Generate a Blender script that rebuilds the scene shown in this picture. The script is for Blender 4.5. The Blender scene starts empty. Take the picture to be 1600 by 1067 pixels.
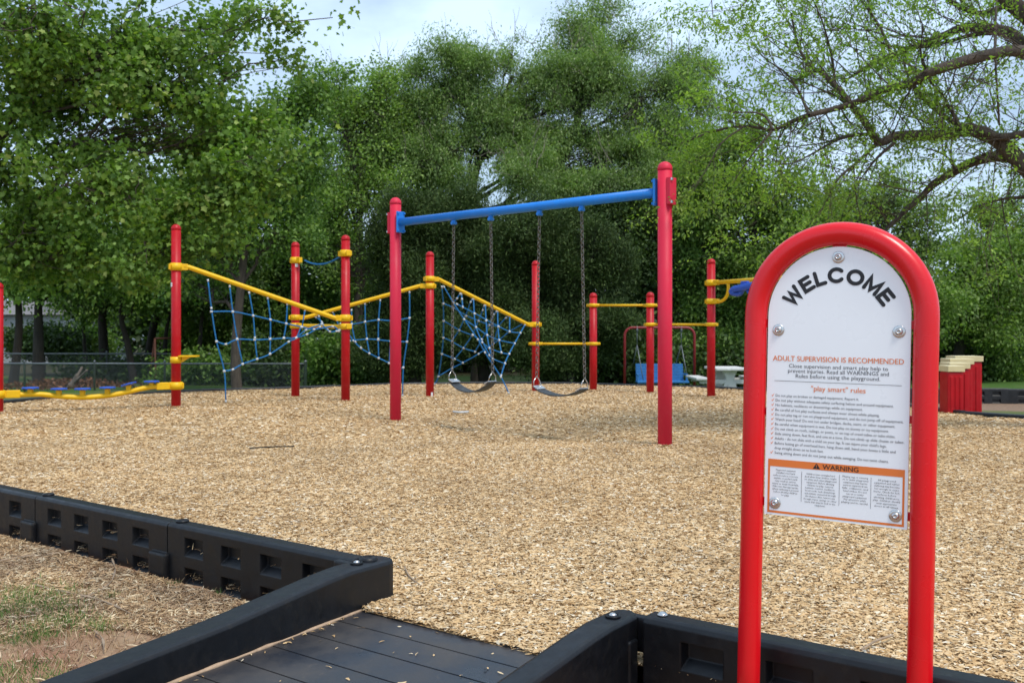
import bpy, bmesh, math, random
import numpy as np
from mathutils import Vector, Matrix
PI = math.pi
R = math.radians
S = bpy.context.scene
COL = S.collection
# ------------------------------------------------------------------ camera, sky, sun, exposure
F, H0, CX, HY = 1500.0, 1.02, 800.0, 517.0          # focal length and horizon row in photo pixels, eye height
cd = bpy.data.cameras.new('camera')
cam = bpy.data.objects.new('camera', cd); COL.objects.link(cam)
cam.location = (0, 0, H0); cam.rotation_euler = (R(90), 0, 0)
cd.sensor_width = 36; cd.lens = 36 * F / 1600; cd.shift_y = -(533.5 - HY) / 1600
cd.clip_end = 600; cd.clip_start = 0.05
cd.dof.use_dof = True; cd.dof.focus_distance = 3.1; cd.dof.aperture_fstop = 8.5
S.camera = cam
SUN_EL, SUN_AZ = 60, 142                              # azimuth clockwise from +Y (north)
w = bpy.data.worlds.new('World'); S.world = w; w.use_nodes = True
nt = w.node_tree; nt.nodes.clear()
out = nt.nodes.new('ShaderNodeOutputWorld'); bg = nt.nodes.new('ShaderNodeBackground')
sky = nt.nodes.new('ShaderNodeTexSky'); sky.sky_type = 'NISHITA'; sky.sun_disc = False
sky.sun_elevation = R(SUN_EL); sky.sun_rotation = R(SUN_AZ); sky.air_density = 1.0; sky.dust_density = 1.0
tc = nt.nodes.new('ShaderNodeTexCoord'); mp = nt.nodes.new('ShaderNodeMapping'); mp.inputs['Scale'].default_value = (1, 1, 2.2)
no = nt.nodes.new('ShaderNodeTexNoise'); no.inputs['Scale'].default_value = 2.6; no.inputs['Detail'].default_value = 7; no.inputs['Roughness'].default_value = .55
rp = nt.nodes.new('ShaderNodeValToRGB'); rp.color_ramp.elements[0].position = .36; rp.color_ramp.elements[1].position = .60
rp.color_ramp.elements[0].color = (.25, .25, .25, 1); rp.color_ramp.elements[1].color = (.97, .97, .97, 1)
mx = nt.nodes.new('ShaderNodeMix'); mx.data_type = 'RGBA'; mx.inputs[7].default_value = (6.0, 7.7, 9.8, 1)
nt.links.new(tc.outputs['Generated'], mp.inputs['Vector']); nt.links.new(mp.outputs[0], no.inputs['Vector'])
nt.links.new(no.outputs['Fac'], rp.inputs[0]); nt.links.new(rp.outputs[0], mx.inputs[0])
nt.links.new(sky.outputs[0], mx.inputs[6]); nt.links.new(mx.outputs[2], bg.inputs[0])
bg.inputs[1].default_value = 0.10
nt.links.new(bg.outputs[0], out.inputs[0])
sd = bpy.data.lights.new('sun', 'SUN'); sd.energy = 2.0; sd.angle = R(18); sd.color = (1, .95, .87)
so = bpy.data.objects.new('sun', sd); COL.objects.link(so); so.location = (8, -10, 20)
_d = Vector((math.sin(R(SUN_AZ)) * math.cos(R(SUN_EL)), math.cos(R(SUN_AZ)) * math.cos(R(SUN_EL)), math.sin(R(SUN_EL))))
so.rotation_euler = _d.to_track_quat('Z', 'Y').to_euler()
S.view_settings.view_transform = 'Standard'; S.view_settings.look = 'None'
S.view_settings.exposure = 0.50; S.view_settings.gamma = 1.0
S.cycles.max_bounces = 6; S.cycles.transparent_max_bounces = 4
S.cycles.caustics_reflective = False; S.cycles.caustics_refractive = False

# ------------------------------------------------------------------ helpers
def px(x, y, Y):                 # where a sight line of the survey meets depth Y
    return Vector(((x - CX) / F * Y, Y, H0 - (y - HY) / F * Y))
def gp(x, y, z=0.0):             # ... meets level z
    Y = F * (H0 - z) / (y - HY); return Vector(((x - CX) / F * Y, Y, z))
def pl(x, y, A, B, off=0.0):     # ... meets the upright plane through A and B
    A = Vector((A[0], A[1])); B = Vector((B[0], B[1])); d = (B - A); n = Vector((-d.y, d.x)).normalized()
    r = Vector(((x - CX) / F, 1.0)); Y = (A.dot(n) + off) / r.dot(n)
    return px(x, y, Y)
def terr(x, y):
    z = np.interp(y, [-20, 6, 14, 27, 40, 140], [-.10, -.10, -.20, -.70, -.86, -.9])
    return z
def tag(o, label=None, cat=None, group=None, kind=None):
    if label: o['label'] = label
    if cat: o['category'] = cat
    if group: o['group'] = group
    if kind: o['kind'] = kind
    return o
def empty(name, loc, label, cat, group=None, rz=0):
    o = bpy.data.objects.new(name, None); COL.objects.link(o); o.location = loc; o.rotation_euler = (0, 0, rz)
    o.empty_display_size = .1
    return tag(o, label, cat, group)
def rootloc(p):
    v = Vector((0, 0, 0))
    while p is not None: v += Vector(p.location); p = p.parent
    return v
def link(name, me, mat, parent=None):
    if mat: me.materials.append(mat)
    o = bpy.data.objects.new(name, me); COL.objects.link(o)
    if parent is not None: o.parent = parent
    return o
class MB:
    def __init__(s): s.v = []; s.f = []; s.sm = []
    def add(s, vs, fs, smooth=False):
        b = len(s.v); s.v += [tuple(v) for v in vs]; s.f += [tuple(i + b for i in f) for f in fs]; s.sm += [smooth] * len(fs); return s
    def box(s, c, d, M=None, bev=0.0):
        hx, hy, hz = d[0] / 2, d[1] / 2, d[2] / 2
        if bev > 0:
            bm = bmesh.new(); bmesh.ops.create_cube(bm, size=1)
            bmesh.ops.scale(bm, vec=d, verts=bm.verts)
            bmesh.ops.bevel(bm, geom=list(bm.edges), offset=bev, segments=2, affect='EDGES', profile=.6)
            bm.verts.index_update()
            vs = [v.co.copy() for v in bm.verts]; fs = [[v.index for v in f.verts] for f in bm.faces]; bm.free()
        else:
            vs = [Vector((a * hx, b * hy, g * hz)) for a in (-1, 1) for b in (-1, 1) for g in (-1, 1)]
            fs = [(0, 1, 3, 2), (4, 6, 7, 5), (0, 4, 5, 1), (2, 3, 7, 6), (0, 2, 6, 4), (1, 5, 7, 3)]
        c = Vector(c); vs = [c + ((M @ v) if M else v) for v in vs]
        return s.add(vs, fs)
    def tube(s, pts, r, k=12, cap=True, smooth=True, closed=False):
        pts = [Vector(p) for p in pts]; n = len(pts); rs = r if hasattr(r, '__len__') else [r] * n
        t0 = (pts[1] - pts[0]).normalized(); a = t0.orthogonal().normalized(); vs = []; pt = t0
        for i, p in enumerate(pts):
            if closed: t = (pts[(i + 1) % n] - pts[i - 1]).normalized()
            else: t = (pts[min(i + 1, n - 1)] - pts[max(i - 1, 0)]).normalized()
            q = pt.rotation_difference(t); a = (q @ a).normalized(); pt = t; b = t.cross(a)
            for j in range(k):
                an = 2 * PI * j / k; vs.append(p + (a * math.cos(an) + b * math.sin(an)) * rs[i])
        fs = [(i * k + j, i * k + (j + 1) % k, (i + 1) * k + (j + 1) % k, (i + 1) * k + j) for i in range(n - 1) for j in range(k)]
        if closed: fs += [((n - 1) * k + j, (n - 1) * k + (j + 1) % k, (j + 1) % k, j) for j in range(k)]
        s.add(vs, fs, smooth)
        if cap and not closed:
            b = len(s.v) - len(vs); s.f += [tuple(b + j for j in reversed(range(k))), tuple(b + (n - 1) * k + j for j in range(k))]; s.sm += [False] * 2
        return s
    def lathe(s, c, prof, k=24, M=None, smooth=True):
        c = Vector(c); vs = []
        for r_, z in prof:
            for j in range(k):
                v = Vector((r_ * math.cos(2 * PI * j / k), r_ * math.sin(2 * PI * j / k), z)); vs.append(c + ((M @ v) if M else v))
        n = len(prof); fs = [(i * k + j, i * k + (j + 1) % k, (i + 1) * k + (j + 1) % k, (i + 1) * k + j) for i in range(n - 1) for j in range(k)]
        fs += [tuple(reversed(range(k))), tuple((n - 1) * k + j for j in range(k))]
        s.add(vs, fs, False); s.sm[-len(fs):-2] = [smooth] * (len(fs) - 2); return s
    def build(s, name, mat, parent=None, world=True):
        me = bpy.data.meshes.new(name)
        o0 = rootloc(parent) if (parent is not None and world) else Vector((0, 0, 0))
        me.from_pydata([(v[0] - o0.x, v[1] - o0.y, v[2] - o0.z) for v in s.v], [], s.f)
        me.polygons.foreach_set('use_smooth', s.sm); me.update()
        return link(name, me, mat, parent)
def np_mesh(name, V, loops, sizes, smooth=False):
    me = bpy.data.meshes.new(name); me.vertices.add(len(V)); me.vertices.foreach_set('co', V.astype(np.float32).ravel())
    me.loops.add(len(loops)); me.loops.foreach_set('vertex_index', loops.astype(np.int32))
    me.polygons.add(len(sizes)); st = np.concatenate([[0], np.cumsum(sizes)[:-1]]).astype(np.int32)
    me.polygons.foreach_set('loop_start', st)
    if smooth: me.polygons.foreach_set('use_smooth', np.ones(len(sizes), bool))
    me.update(calc_edges=True); return me
def smooth_path(pts, n=6):
    P = [Vector(p) for p in pts]; P = [P[0] * 2 - P[1]] + P + [P[-1] * 2 - P[-2]]; o = []
    for i in range(1, len(P) - 2):
        for j in range(n):
            t = j / n; a, b, c, d = P[i - 1], P[i], P[i + 1], P[i + 2]
            o.append(.5 * ((2 * b) + (c - a) * t + (2 * a - 5 * b + 4 * c - d) * t * t + (3 * b - a - 3 * c + d) * t ** 3))
    o.append(P[-2]); return o

# ------------------------------------------------------------------ materials
def srgb(r, g, b):
    f = lambda c: ((c / 255) / 12.92 if c / 255 <= .04045 else (((c / 255) + .055) / 1.055) ** 2.4)
    return (f(r), f(g), f(b), 1)
def newmat(name):
    m = bpy.data.materials.new(name); m.use_nodes = True; t = m.node_tree; return m, t, t.nodes['Principled BSDF']
def N(t, typ, **kw):
    n = t.nodes.new(typ)
    for k, v in kw.items():
        if k in n.inputs: n.inputs[k].default_value = v
        else: setattr(n, k, v)
    return n
def ramp(t, src, stops):
    r = t.nodes.new('ShaderNodeValToRGB'); e = r.color_ramp.elements
    while len(e) < len(stops): e.new(.5)
    for i, (p, c) in enumerate(stops): e[i].position = p; e[i].color = c if len(c) == 4 else (*c, 1)
    t.links.new(src, r.inputs[0]); return r.outputs[0]
def mixc(t, fac, a, b, mode='MIX'):
    m = t.nodes.new('ShaderNodeMix'); m.data_type = 'RGBA'; m.blend_type = mode
    for i, x in ((0, fac), (6, a), (7, b)):
        if hasattr(x, 'is_output') or isinstance(x, bpy.types.NodeSocket): t.links.new(x, m.inputs[i])
        else: m.inputs[i].default_value = x
    return m.outputs[2]
def noise(t, scale, detail=4, coord='Object', rough=.55, stretch=None):
    c = t.nodes.new('ShaderNodeTexCoord'); n = N(t, 'ShaderNodeTexNoise', Scale=scale, Detail=detail, Roughness=rough)
    if coord == 'World': g = t.nodes.new('ShaderNodeNewGeometry'); src = g.outputs['Position']
    else: src = c.outputs[coord]
    if stretch:
        mp = t.nodes.new('ShaderNodeMapping'); mp.inputs['Scale'].default_value = stretch; t.links.new(src, mp.inputs[0]); src = mp.outputs[0]
    t.links.new(src, n.inputs['Vector']); return n.outputs['Fac']
def bump(t, b, h, strength, dist, normal=None):
    n = N(t, 'ShaderNodeBump', Strength=strength, Distance=dist); t.links.new(h, n.inputs['Height'])
    if normal is not None: t.links.new(normal, n.inputs['Normal'])
    t.links.new(n.outputs[0], b.inputs['Normal']); return n
def plain(name, col, rough=.5, metal=0.0, var=.12, scale=8, coat=0.0, bmp=0.0, bevel=0.0, dirt=None, dirt_amt=.5, spec=.5):
    m, t, b = newmat(name)
    f = noise(t, scale, 5, 'World')
    c0 = tuple(x * (1 - var) for x in col[:3]) + (1,); c1 = tuple(min(1, x * (1 + var)) for x in col[:3]) + (1,)
    c = ramp(t, f, [(.3, c0), (.7, c1)])
    if dirt:
        f2 = noise(t, scale * 2.3, 8, 'World', .7)
        mk = ramp(t, f2, [(.52, (0, 0, 0)), (.72, (dirt_amt,) * 3)]); c = mixc(t, mk, c, dirt)
    t.links.new(c, b.inputs['Base Color']); b.inputs['Roughness'].default_value = rough; b.inputs['Metallic'].default_value = metal
    b.inputs['Coat Weight'].default_value = coat; b.inputs['Coat Roughness'].default_value = .15; b.inputs['Specular IOR Level'].default_value = spec
    rr = ramp(t, noise(t, scale * 1.7, 4, 'World'), [(.3, (max(.02, rough - .08),) * 3), (.7, (min(1, rough + .1),) * 3)])
    t.links.new(rr, b.inputs['Roughness'])
    bn = None
    if bevel: bv = N(t, 'ShaderNodeBevel', samples=4, Radius=bevel); bn = bv.outputs[0]; t.links.new(bn, b.inputs['Normal'])
    if bmp: bump(t, b, noise(t, 220, 2, 'World'), bmp, .002, bn)
    return m
M = {}
M['red'] = plain('red_powder_coat', (.44, .003, .009, 1), .42, var=.10, coat=.0, scale=5, spec=.3, dirt=(.50, .05, .05, 1), dirt_amt=.5)
M['red_faded'] = plain('faded_red_powder_coat', (.62, .014, .05, 1), .5, var=.06, spec=.35, scale=2, dirt=(.55, .06, .08, 1), dirt_amt=.35)
M['red_sign'] = plain('bright_red_powder_coat', (.70, .004, .010, 1), .26, var=.04, coat=.0, scale=3, spec=.5)
M['dark_red'] = plain('dark_red_paint', (.22, .012, .016, 1), .4, var=.1)
M['yellow'] = plain('yellow_powder_coat', (.78, .46, .004, 1), .42, var=.05, spec=.35, dirt=(.5, .3, .03, 1), dirt_amt=.3)
M['blue'] = plain('blue_powder_coat', (.012, .20, .66, 1), .42, var=.05, spec=.35, dirt=(.1, .18, .35, 1), dirt_amt=.3)
M['blue_plastic'] = plain('blue_plastic', (.02, .09, .48, 1), .45, var=.08)
M['bench_blue'] = plain('weathered_blue_plastic', (.03, .17, .42, 1), .5, var=.12)
M['rope'] = plain('blue_rope', (.006, .13, .34, 1), .8, var=.2, scale=30)
M['clip'] = plain('pale_plastic_clip', (.50, .54, .56, 1), .4)
M['steel'] = plain('brushed_steel', (.62, .60, .58, 1), .25, metal=1.0, var=.08, scale=60)
M['galv'] = plain('galvanised_steel', (.20, .215, .23, 1), .55, metal=.7, var=.2, scale=20)
M['chain'] = plain('worn_chain_steel', (.20, .18, .16, 1), .45, metal=.7, var=.35, scale=40)
M['rubber'] = plain('grey_rubber', (.035, .04, .045, 1), .55, var=.2, dirt=(.25, .24, .22, 1), dirt_amt=.5, scale=10)
M['timber'] = plain('black_border_plastic', (.0036, .0043, .0062, 1), .42, var=.25, bmp=.10, bevel=.008, scale=14, dirt=(.03, .024, .018, 1), dirt_amt=.35, spec=.42)
M['far_timber'] = plain('far_black_plastic', (.008, .009, .011, 1), .5, var=.25, scale=9, dirt=(.07, .06, .05, 1), dirt_amt=.5)
M['cream'] = plain('cream_plastic', (.68, .58, .33, 1), .5, var=.05)
M['panel'] = plain('white_sign_face', (.90, .93, .95, 1), .30, var=.008, coat=.2)
M['orange'] = plain('orange_print', (.80, .20, .035, 1), .5, var=.04)
M['ink'] = plain('black_print', (.012, .012, .015, 1), .5)
M['grey_ink'] = plain('grey_print', (.045, .05, .065, 1), .5)
M['concrete'] = plain('pale_concrete', (.62, .61, .59, 1), .8, var=.12, scale=6, dirt=(.22, .21, .19, 1))
M['white_wall'] = plain('white_siding', (.46, .48, .48, 1), .7, var=.1, scale=1)
M['roof'] = plain('grey_roof', (.18, .17, .17, 1), .8)
M['rust'] = plain('rusty_iron', (.10, .035, .02, 1), .8, var=.4, scale=12)
M['twig'] = plain('dry_twig', (.30, .22, .15, 1), .85, var=.3, scale=30)
M['deadwood'] = plain('bleached_dead_wood', (.15, .12, .095, 1), .9, var=.3, scale=8)
M['label'] = plain('white_sticker', (.65, .68, .7, 1), .4)

def bark(name, c0, c1):
    m, t, b = newmat(name); f = noise(t, 6, 8, 'Object', .7, (3, 3, .5))
    c = ramp(t, f, [(.3, c0), (.7, c1)]); t.links.new(c, b.inputs['Base Color']); b.inputs['Roughness'].default_value = .9
    bump(t, b, noise(t, 14, 6, 'Object', .7, (3, 3, .5)), .7, .03); return m
M['bark'] = bark('grey_brown_bark', (.030, .022, .017, 1), (.12, .092, .07, 1))
M['deadtwig'] = plain('grey_dead_twigs', (.26, .22, .18, 1), .9, var=.2)
M['bark_dark'] = bark('dark_bark', (.012, .010, .008, 1), (.05, .04, .03, 1))
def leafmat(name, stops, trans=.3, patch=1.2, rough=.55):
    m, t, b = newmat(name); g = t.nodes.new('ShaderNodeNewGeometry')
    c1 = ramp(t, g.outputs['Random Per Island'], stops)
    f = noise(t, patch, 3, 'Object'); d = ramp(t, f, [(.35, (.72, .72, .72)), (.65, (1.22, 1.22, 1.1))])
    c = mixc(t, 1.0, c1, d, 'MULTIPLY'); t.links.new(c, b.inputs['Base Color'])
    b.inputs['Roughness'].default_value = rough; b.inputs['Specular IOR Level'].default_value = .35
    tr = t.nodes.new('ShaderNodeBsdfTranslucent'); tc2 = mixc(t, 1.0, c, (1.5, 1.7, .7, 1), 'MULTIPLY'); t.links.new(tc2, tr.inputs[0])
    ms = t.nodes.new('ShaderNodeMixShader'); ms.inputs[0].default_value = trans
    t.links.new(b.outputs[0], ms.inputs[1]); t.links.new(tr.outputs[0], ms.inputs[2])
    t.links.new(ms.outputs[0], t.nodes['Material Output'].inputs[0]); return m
M['leaf_syc'] = leafmat('broad_leaves', [(0, (0.076, 0.150, 0.024)), (.5, (0.127, 0.225, 0.037)), (.9, (0.203, 0.315, 0.060)), (1, (0.339, 0.390, 0.120))], .35)
M['leaf_mid'] = leafmat('woodland_leaves', [(0, (0.066, 0.135, 0.027)), (.6, (0.134, 0.236, 0.051)), (1, (0.249, 0.371, 0.085))], .3)
M['leaf_light'] = leafmat('pale_green_leaves', [(0, (0.128, 0.213, 0.049)), (.6, (0.209, 0.327, 0.078)), (1, (0.352, 0.454, 0.142))], .35)
M['leaf_elm'] = leafmat('grey_green_fine_leaves', [(0, (.11, .18, .052)), (.6, (.18, .275, .082)), (.92, (.28, .38, .14)), (1, (.40, .43, .26))], .38, 1.6)
M['leaf_cedar'] = leafmat('dark_cedar_sprays', [(0, (0.029, 0.056, 0.014)), (.6, (0.048, 0.085, 0.020)), (1, (0.094, 0.137, 0.036))], .12, 1.0, .75)
M['leaf_bright'] = leafmat('fresh_green_leaves', [(0, (0.095, 0.168, 0.032)), (.6, (0.154, 0.247, 0.053)), (1, (0.261, 0.357, 0.095))], .35)
M['leaf_spring'] = leafmat('young_spring_leaves', [(0, (0.132, 0.242, 0.033)), (.6, (0.198, 0.330, 0.050)), (1, (0.308, 0.440, 0.099))], .4)
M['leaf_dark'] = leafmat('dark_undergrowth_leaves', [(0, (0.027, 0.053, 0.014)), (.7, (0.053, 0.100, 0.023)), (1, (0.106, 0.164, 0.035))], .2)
M['grass'] = leafmat('grass_blades', [(0, (.06, .13, .03)), (.5, (.10, .20, .05)), (.8, (.18, .24, .08)), (1, (.35, .30, .16))], .3, 4)
M['litter'] = leafmat('dry_brown_leaves', [(0, (.07, .03, .015)), (.6, (.15, .065, .03)), (1, (.27, .13, .07))], .1, 3)
# chips
def chipmat():
    m, t, b = newmat('shredded_wood'); g = t.nodes.new('ShaderNodeNewGeometry')
    c = ramp(t, g.outputs['Random Per Island'], [(0, (.28, .17, .085)), (.05, (.43, .27, .125)), (.30, (.575, .385, .19)), (.62, (.64, .445, .24)), (.88, (.70, .55, .345)), (1, (.80, .73, .60))])
    f = noise(t, .9, 5, 'World', .65); c = mixc(t, 1.0, c, ramp(t, f, [(.3, (.80, .77, .74)), (.5, (1, .99, .97)), (.7, (1.1, 1.08, 1.05))]), 'MULTIPLY')
    t.links.new(c, b.inputs['Base Color']); b.inputs['Roughness'].default_value = .8; b.inputs['Specular IOR Level'].default_value = .25
    return m
M['chip'] = chipmat()
M['litterchip'] = leafmat('weathered_wood_litter', [(0, (.16, .09, .05)), (.3, (.36, .22, .12)), (.7, (.50, .34, .19)), (1, (.66, .55, .40))], .0, 2)
def chipground():
    m, t, b = newmat('wood_chip_bed'); g = t.nodes.new('ShaderNodeNewGeometry')
    def layer(rot, sc):
        mp = t.nodes.new('ShaderNodeMapping'); mp.inputs['Rotation'].default_value = (0, 0, rot); mp.inputs['Scale'].default_value = sc
        wn = N(t, 'ShaderNodeTexNoise', Scale=3.0, Detail=2); t.links.new(g.outputs['Position'], wn.inputs['Vector'])
        ad = mixc(t, .06, g.outputs['Position'], wn.outputs['Color'], 'ADD'); t.links.new(ad, mp.inputs[0])
        v = N(t, 'ShaderNodeTexVoronoi', Scale=1.0, Randomness=1.0); t.links.new(mp.outputs[0], v.inputs['Vector']); return v
    a = layer(.4, (26, 75, 1)); c2 = layer(-.9, (24, 66, 1)); c3 = layer(1.5, (22, 60, 1))
    st = [(0, (.22, .13, .065)), (.15, (.39, .245, .115)), (.45, (.55, .37, .185)), (.75, (.63, .445, .24)), (1, (.71, .59, .39))]
    s1 = t.nodes.new('ShaderNodeSeparateColor'); t.links.new(a.outputs['Color'], s1.inputs[0])
    s2 = t.nodes.new('ShaderNodeSeparateColor'); t.links.new(c2.outputs['Color'], s2.inputs[0])
    s3 = t.nodes.new('ShaderNodeSeparateColor'); t.links.new(c3.outputs['Color'], s3.inputs[0])
    k1 = ramp(t, s1.outputs[0], st); k2 = ramp(t, s2.outputs[0], st); k3 = ramp(t, s3.outputs[0], st)
    m1 = ramp(t, s1.outputs[1], [(.49, (0, 0, 0)), (.51, (1, 1, 1))]); m2 = ramp(t, s2.outputs[1], [(.59, (0, 0, 0)), (.61, (1, 1, 1))])
    c = mixc(t, m1, k1, k2); c = mixc(t, m2, c, k3)
    f = noise(t, .55, 4, 'World'); c = mixc(t, 1.0, c, ramp(t, f, [(.3, (.84, .82, .80)), (.7, (1.12, 1.08, 1.02))]), 'MULTIPLY')
    f3 = noise(t, 6, 4, 'World'); c = mixc(t, 1.0, c, ramp(t, f3, [(.3, (.88, .87, .86)), (.7, (1.1, 1.1, 1.1))]), 'MULTIPLY')
    t.links.new(c, b.inputs['Base Color']); b.inputs['Roughness'].default_value = .85; b.inputs['Specular IOR Level'].default_value = .2
    mh = t.nodes.new('ShaderNodeMath'); mh.operation = 'ADD'; t.links.new(s1.outputs[2], mh.inputs[0]); t.links.new(s2.outputs[2], mh.inputs[1])
    bump(t, b, mh.outputs[0], .8, .025); return m
M['chipbed'] = chipground()
def groundmat():
    m, t, b = newmat('ground_soil_and_grass'); g = t.nodes.new('ShaderNodeNewGeometry')
    sp = t.nodes.new('ShaderNodeSeparateXYZ'); t.links.new(g.outputs['Position'], sp.inputs[0])
    f = noise(t, 1.3, 8, 'World', .65); f2 = noise(t, 14, 8, 'World', .7)
    soil = mixc(t, f2, (.20, .09, .055, 1), (.44, .245, .155, 1)); straw = mixc(t, f2, (.22, .13, .075, 1), (.46, .32, .20, 1))
    near = mixc(t, ramp(t, f, [(.42, (0, 0, 0)), (.58, (1, 1, 1))]), straw, soil)
    grass = mixc(t, f2, (.028, .07, .012, 1), (.085, .16, .03, 1)); gr2 = mixc(t, ramp(t, noise(t, .5, 4, 'World'), [(.45, (0, 0, 0)), (.7, (.6, .6, .6))]), grass, (.22, .16, .09, 1))
    wood = mixc(t, f2, (.022, .022, .010, 1), (.075, .065, .03, 1))
    y1 = N(t, 'ShaderNodeMapRange', **{'From Min': 9.0, 'From Max': 13.0}); t.links.new(sp.outputs[1], y1.inputs[0])
    y2 = N(t, 'ShaderNodeMapRange', **{'From Min': 38.0, 'From Max': 42.0}); t.links.new(sp.outputs[1], y2.inputs[0])
    c = mixc(t, y1.outputs[0], near, gr2); c = mixc(t, y2.outputs[0], c, wood)
    t.links.new(c, b.inputs['Base Color']); b.inputs['Roughness'].default_value = .95; b.inputs['Specular IOR Level'].default_value = .15
    bump(t, b, f2, .6, .03); return m
M['ground'] = groundmat()
M['pen'] = plain('brown_mulch', (.20, .12, .07, 1), .95, var=.4, scale=30, dirt=(.34, .25, .16, 1), dirt_amt=.8)
def deckmat():
    m, t, b = newmat('dusty_black_deck'); f = noise(t, 3.0, 9, 'World', .68); f2 = noise(t, 26, 8, 'World', .75)
    mk = ramp(t, f, [(.40, (0, 0, 0)), (.62, (.55, .55, .55))]); mk2 = ramp(t, f2, [(.60, (0, 0, 0)), (.74, (.55, .55, .55))])
    c = mixc(t, mk, (.019, .023, .032, 1), (.085, .070, .056, 1)); c = mixc(t, mk2, c, (.17, .13, .095, 1))  # bluish base paints in the sky's reflection; brown patches and specks are dust
    t.links.new(c, b.inputs['Base Color']); rr = ramp(t, f, [(.35, (.26,) * 3), (.65, (.48,) * 3)]); t.links.new(rr, b.inputs['Roughness'])
    bv = N(t, 'ShaderNodeBevel', samples=4, Radius=.004); bump(t, b, noise(t, 180, 2, 'World'), .15, .002, bv.outputs[0]); return m
M['deck'] = deckmat()

# ------------------------------------------------------------------ ground
THR = math.atan(.75); RV = Vector((math.cos(THR), -math.sin(THR), 0)); PV = Vector((-math.sin(THR), -math.cos(THR), 0))
OO = Vector((-.53, 3.533, 0))
def rp_(s, p, z=0): return OO + RV * s + PV * p + Vector((0, 0, z))
far_edge = [(-7.9, 12.4), (-7.25, 13.3), (-7.1, 14.2), (-5.58, 16.1), (-3.63, 17.0), (-2.45, 18.2), (-1.24, 18.5), (.76, 18.6), (2.37, 17.8), (4.03, 16.8), (5.0, 14.6), (5.42, 12.35), (5.62, 11.35), (6.4, 10.9), (8.6, 10.6)]
chip_poly = [tuple(rp_(-10.5, -.08)[:2]), (-9.6, 10.6)] + far_edge + [(10.5, 8.0), (9.5, 0), tuple(rp_(9.5, -.08)[:2]), tuple(rp_(1.05, -.08)[:2]), tuple(rp_(1.0, .03)[:2]), tuple(rp_(-.0, .03)[:2]), tuple(rp_(-.1, -.08)[:2])]
CPx = np.array([p[0] for p in chip_poly]); CPy = np.array([p[1] for p in chip_poly])
def inside(x, y):
    c = np.zeros(x.shape, bool); j = len(CPx) - 1
    for i in range(len(CPx)):
        cond = ((CPy[i] > y) != (CPy[j] > y)) & (x < (CPx[j] - CPx[i]) * (y - CPy[i]) / (CPy[j] - CPy[i] + 1e-12) + CPx[i])
        c ^= cond; j = i
    return c
def grid(name, xs, ys, zf, mat, keep=None):
    X, Yg = np.meshgrid(xs, ys); Z = zf(X, Yg); V = np.stack([X, Yg, Z], -1).reshape(-1, 3)
    nx, ny = len(xs), len(ys); i, j = np.meshgrid(np.arange(nx - 1), np.arange(ny - 1)); a = (j * nx + i).ravel()
    Q = np.stack([a, a + 1, a + nx + 1, a + nx], -1)
    if keep is not None: Q = Q[keep(V[Q].mean(1))]
    return link(name, np_mesh(name, V, Q.ravel(), np.full(len(Q), 4), True), mat)
rng = np.random.default_rng(5)
def wob(x, y, s=1.0, seed=0):
    r = np.random.default_rng(seed); o = 0
    for k in range(7):
        a = r.uniform(0, 2 * PI); f = r.uniform(.6, 2.4) * s; o = o + np.sin((x * math.cos(a) + y * math.sin(a)) * f + r.uniform(0, 6)) / 7
    return o
g = grid('ground', np.concatenate([np.linspace(-140, -12, 30), np.linspace(-11, 11, 90), np.linspace(12, 140, 30)]), np.concatenate([np.linspace(-20, 20, 120), np.linspace(21, 60, 50), np.linspace(65, 200, 16)]),
         lambda x, y: terr(x, y) + .02 * wob(x, y, 1.2) + np.where(y > 24, .12 * wob(x, y, .4, 3), 0) + np.where(inside(x, y), -.03, 0), M['ground']); tag(g, kind='structure')
def chip_z(x, y): return .014 * wob(x, y, 1.5, 8) + .008 * wob(x, y, 5, 9) - .035 * np.exp(-((x + .44) ** 2 / .35 + (y - 10.1) ** 2 / .5)) - .035 * np.exp(-((x - .42) ** 2 / .35 + (y - 9.3) ** 2 / .5))
me = bpy.data.meshes.new('chips'); bm = bmesh.new()
# chip surface: fine grid clipped to the bordered outline
xs = np.linspace(-11, 11, 200); ys = np.linspace(-3, 19.5, 200)
vv = [bm.verts.new((p[0], p[1], 0)) for p in chip_poly]; fc = bm.faces.new(vv)
for q in range(1, 44):
    bmesh.ops.bisect_plane(bm, geom=bm.verts[:] + bm.edges[:] + bm.faces[:], plane_co=(-11 + q * .5, 0, 0), plane_no=(1, 0, 0))
for q in range(1, 46):
    bmesh.ops.bisect_plane(bm, geom=bm.verts[:] + bm.edges[:] + bm.faces[:], plane_co=(0, -3 + q * .5, 0), plane_no=(0, 1, 0))
for v in bm.verts: v.co.z = float(chip_z(np.array(v.co.x), np.array(v.co.y))) - .004
for f_ in bm.faces: f_.smooth = True
bmesh.ops.recalc_face_normals(bm, faces=bm.faces)
bm.to_mesh(me); bm.free(); o = link('wood_chip_surface', me, M['chipbed']); tag(o, kind='structure')

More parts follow.
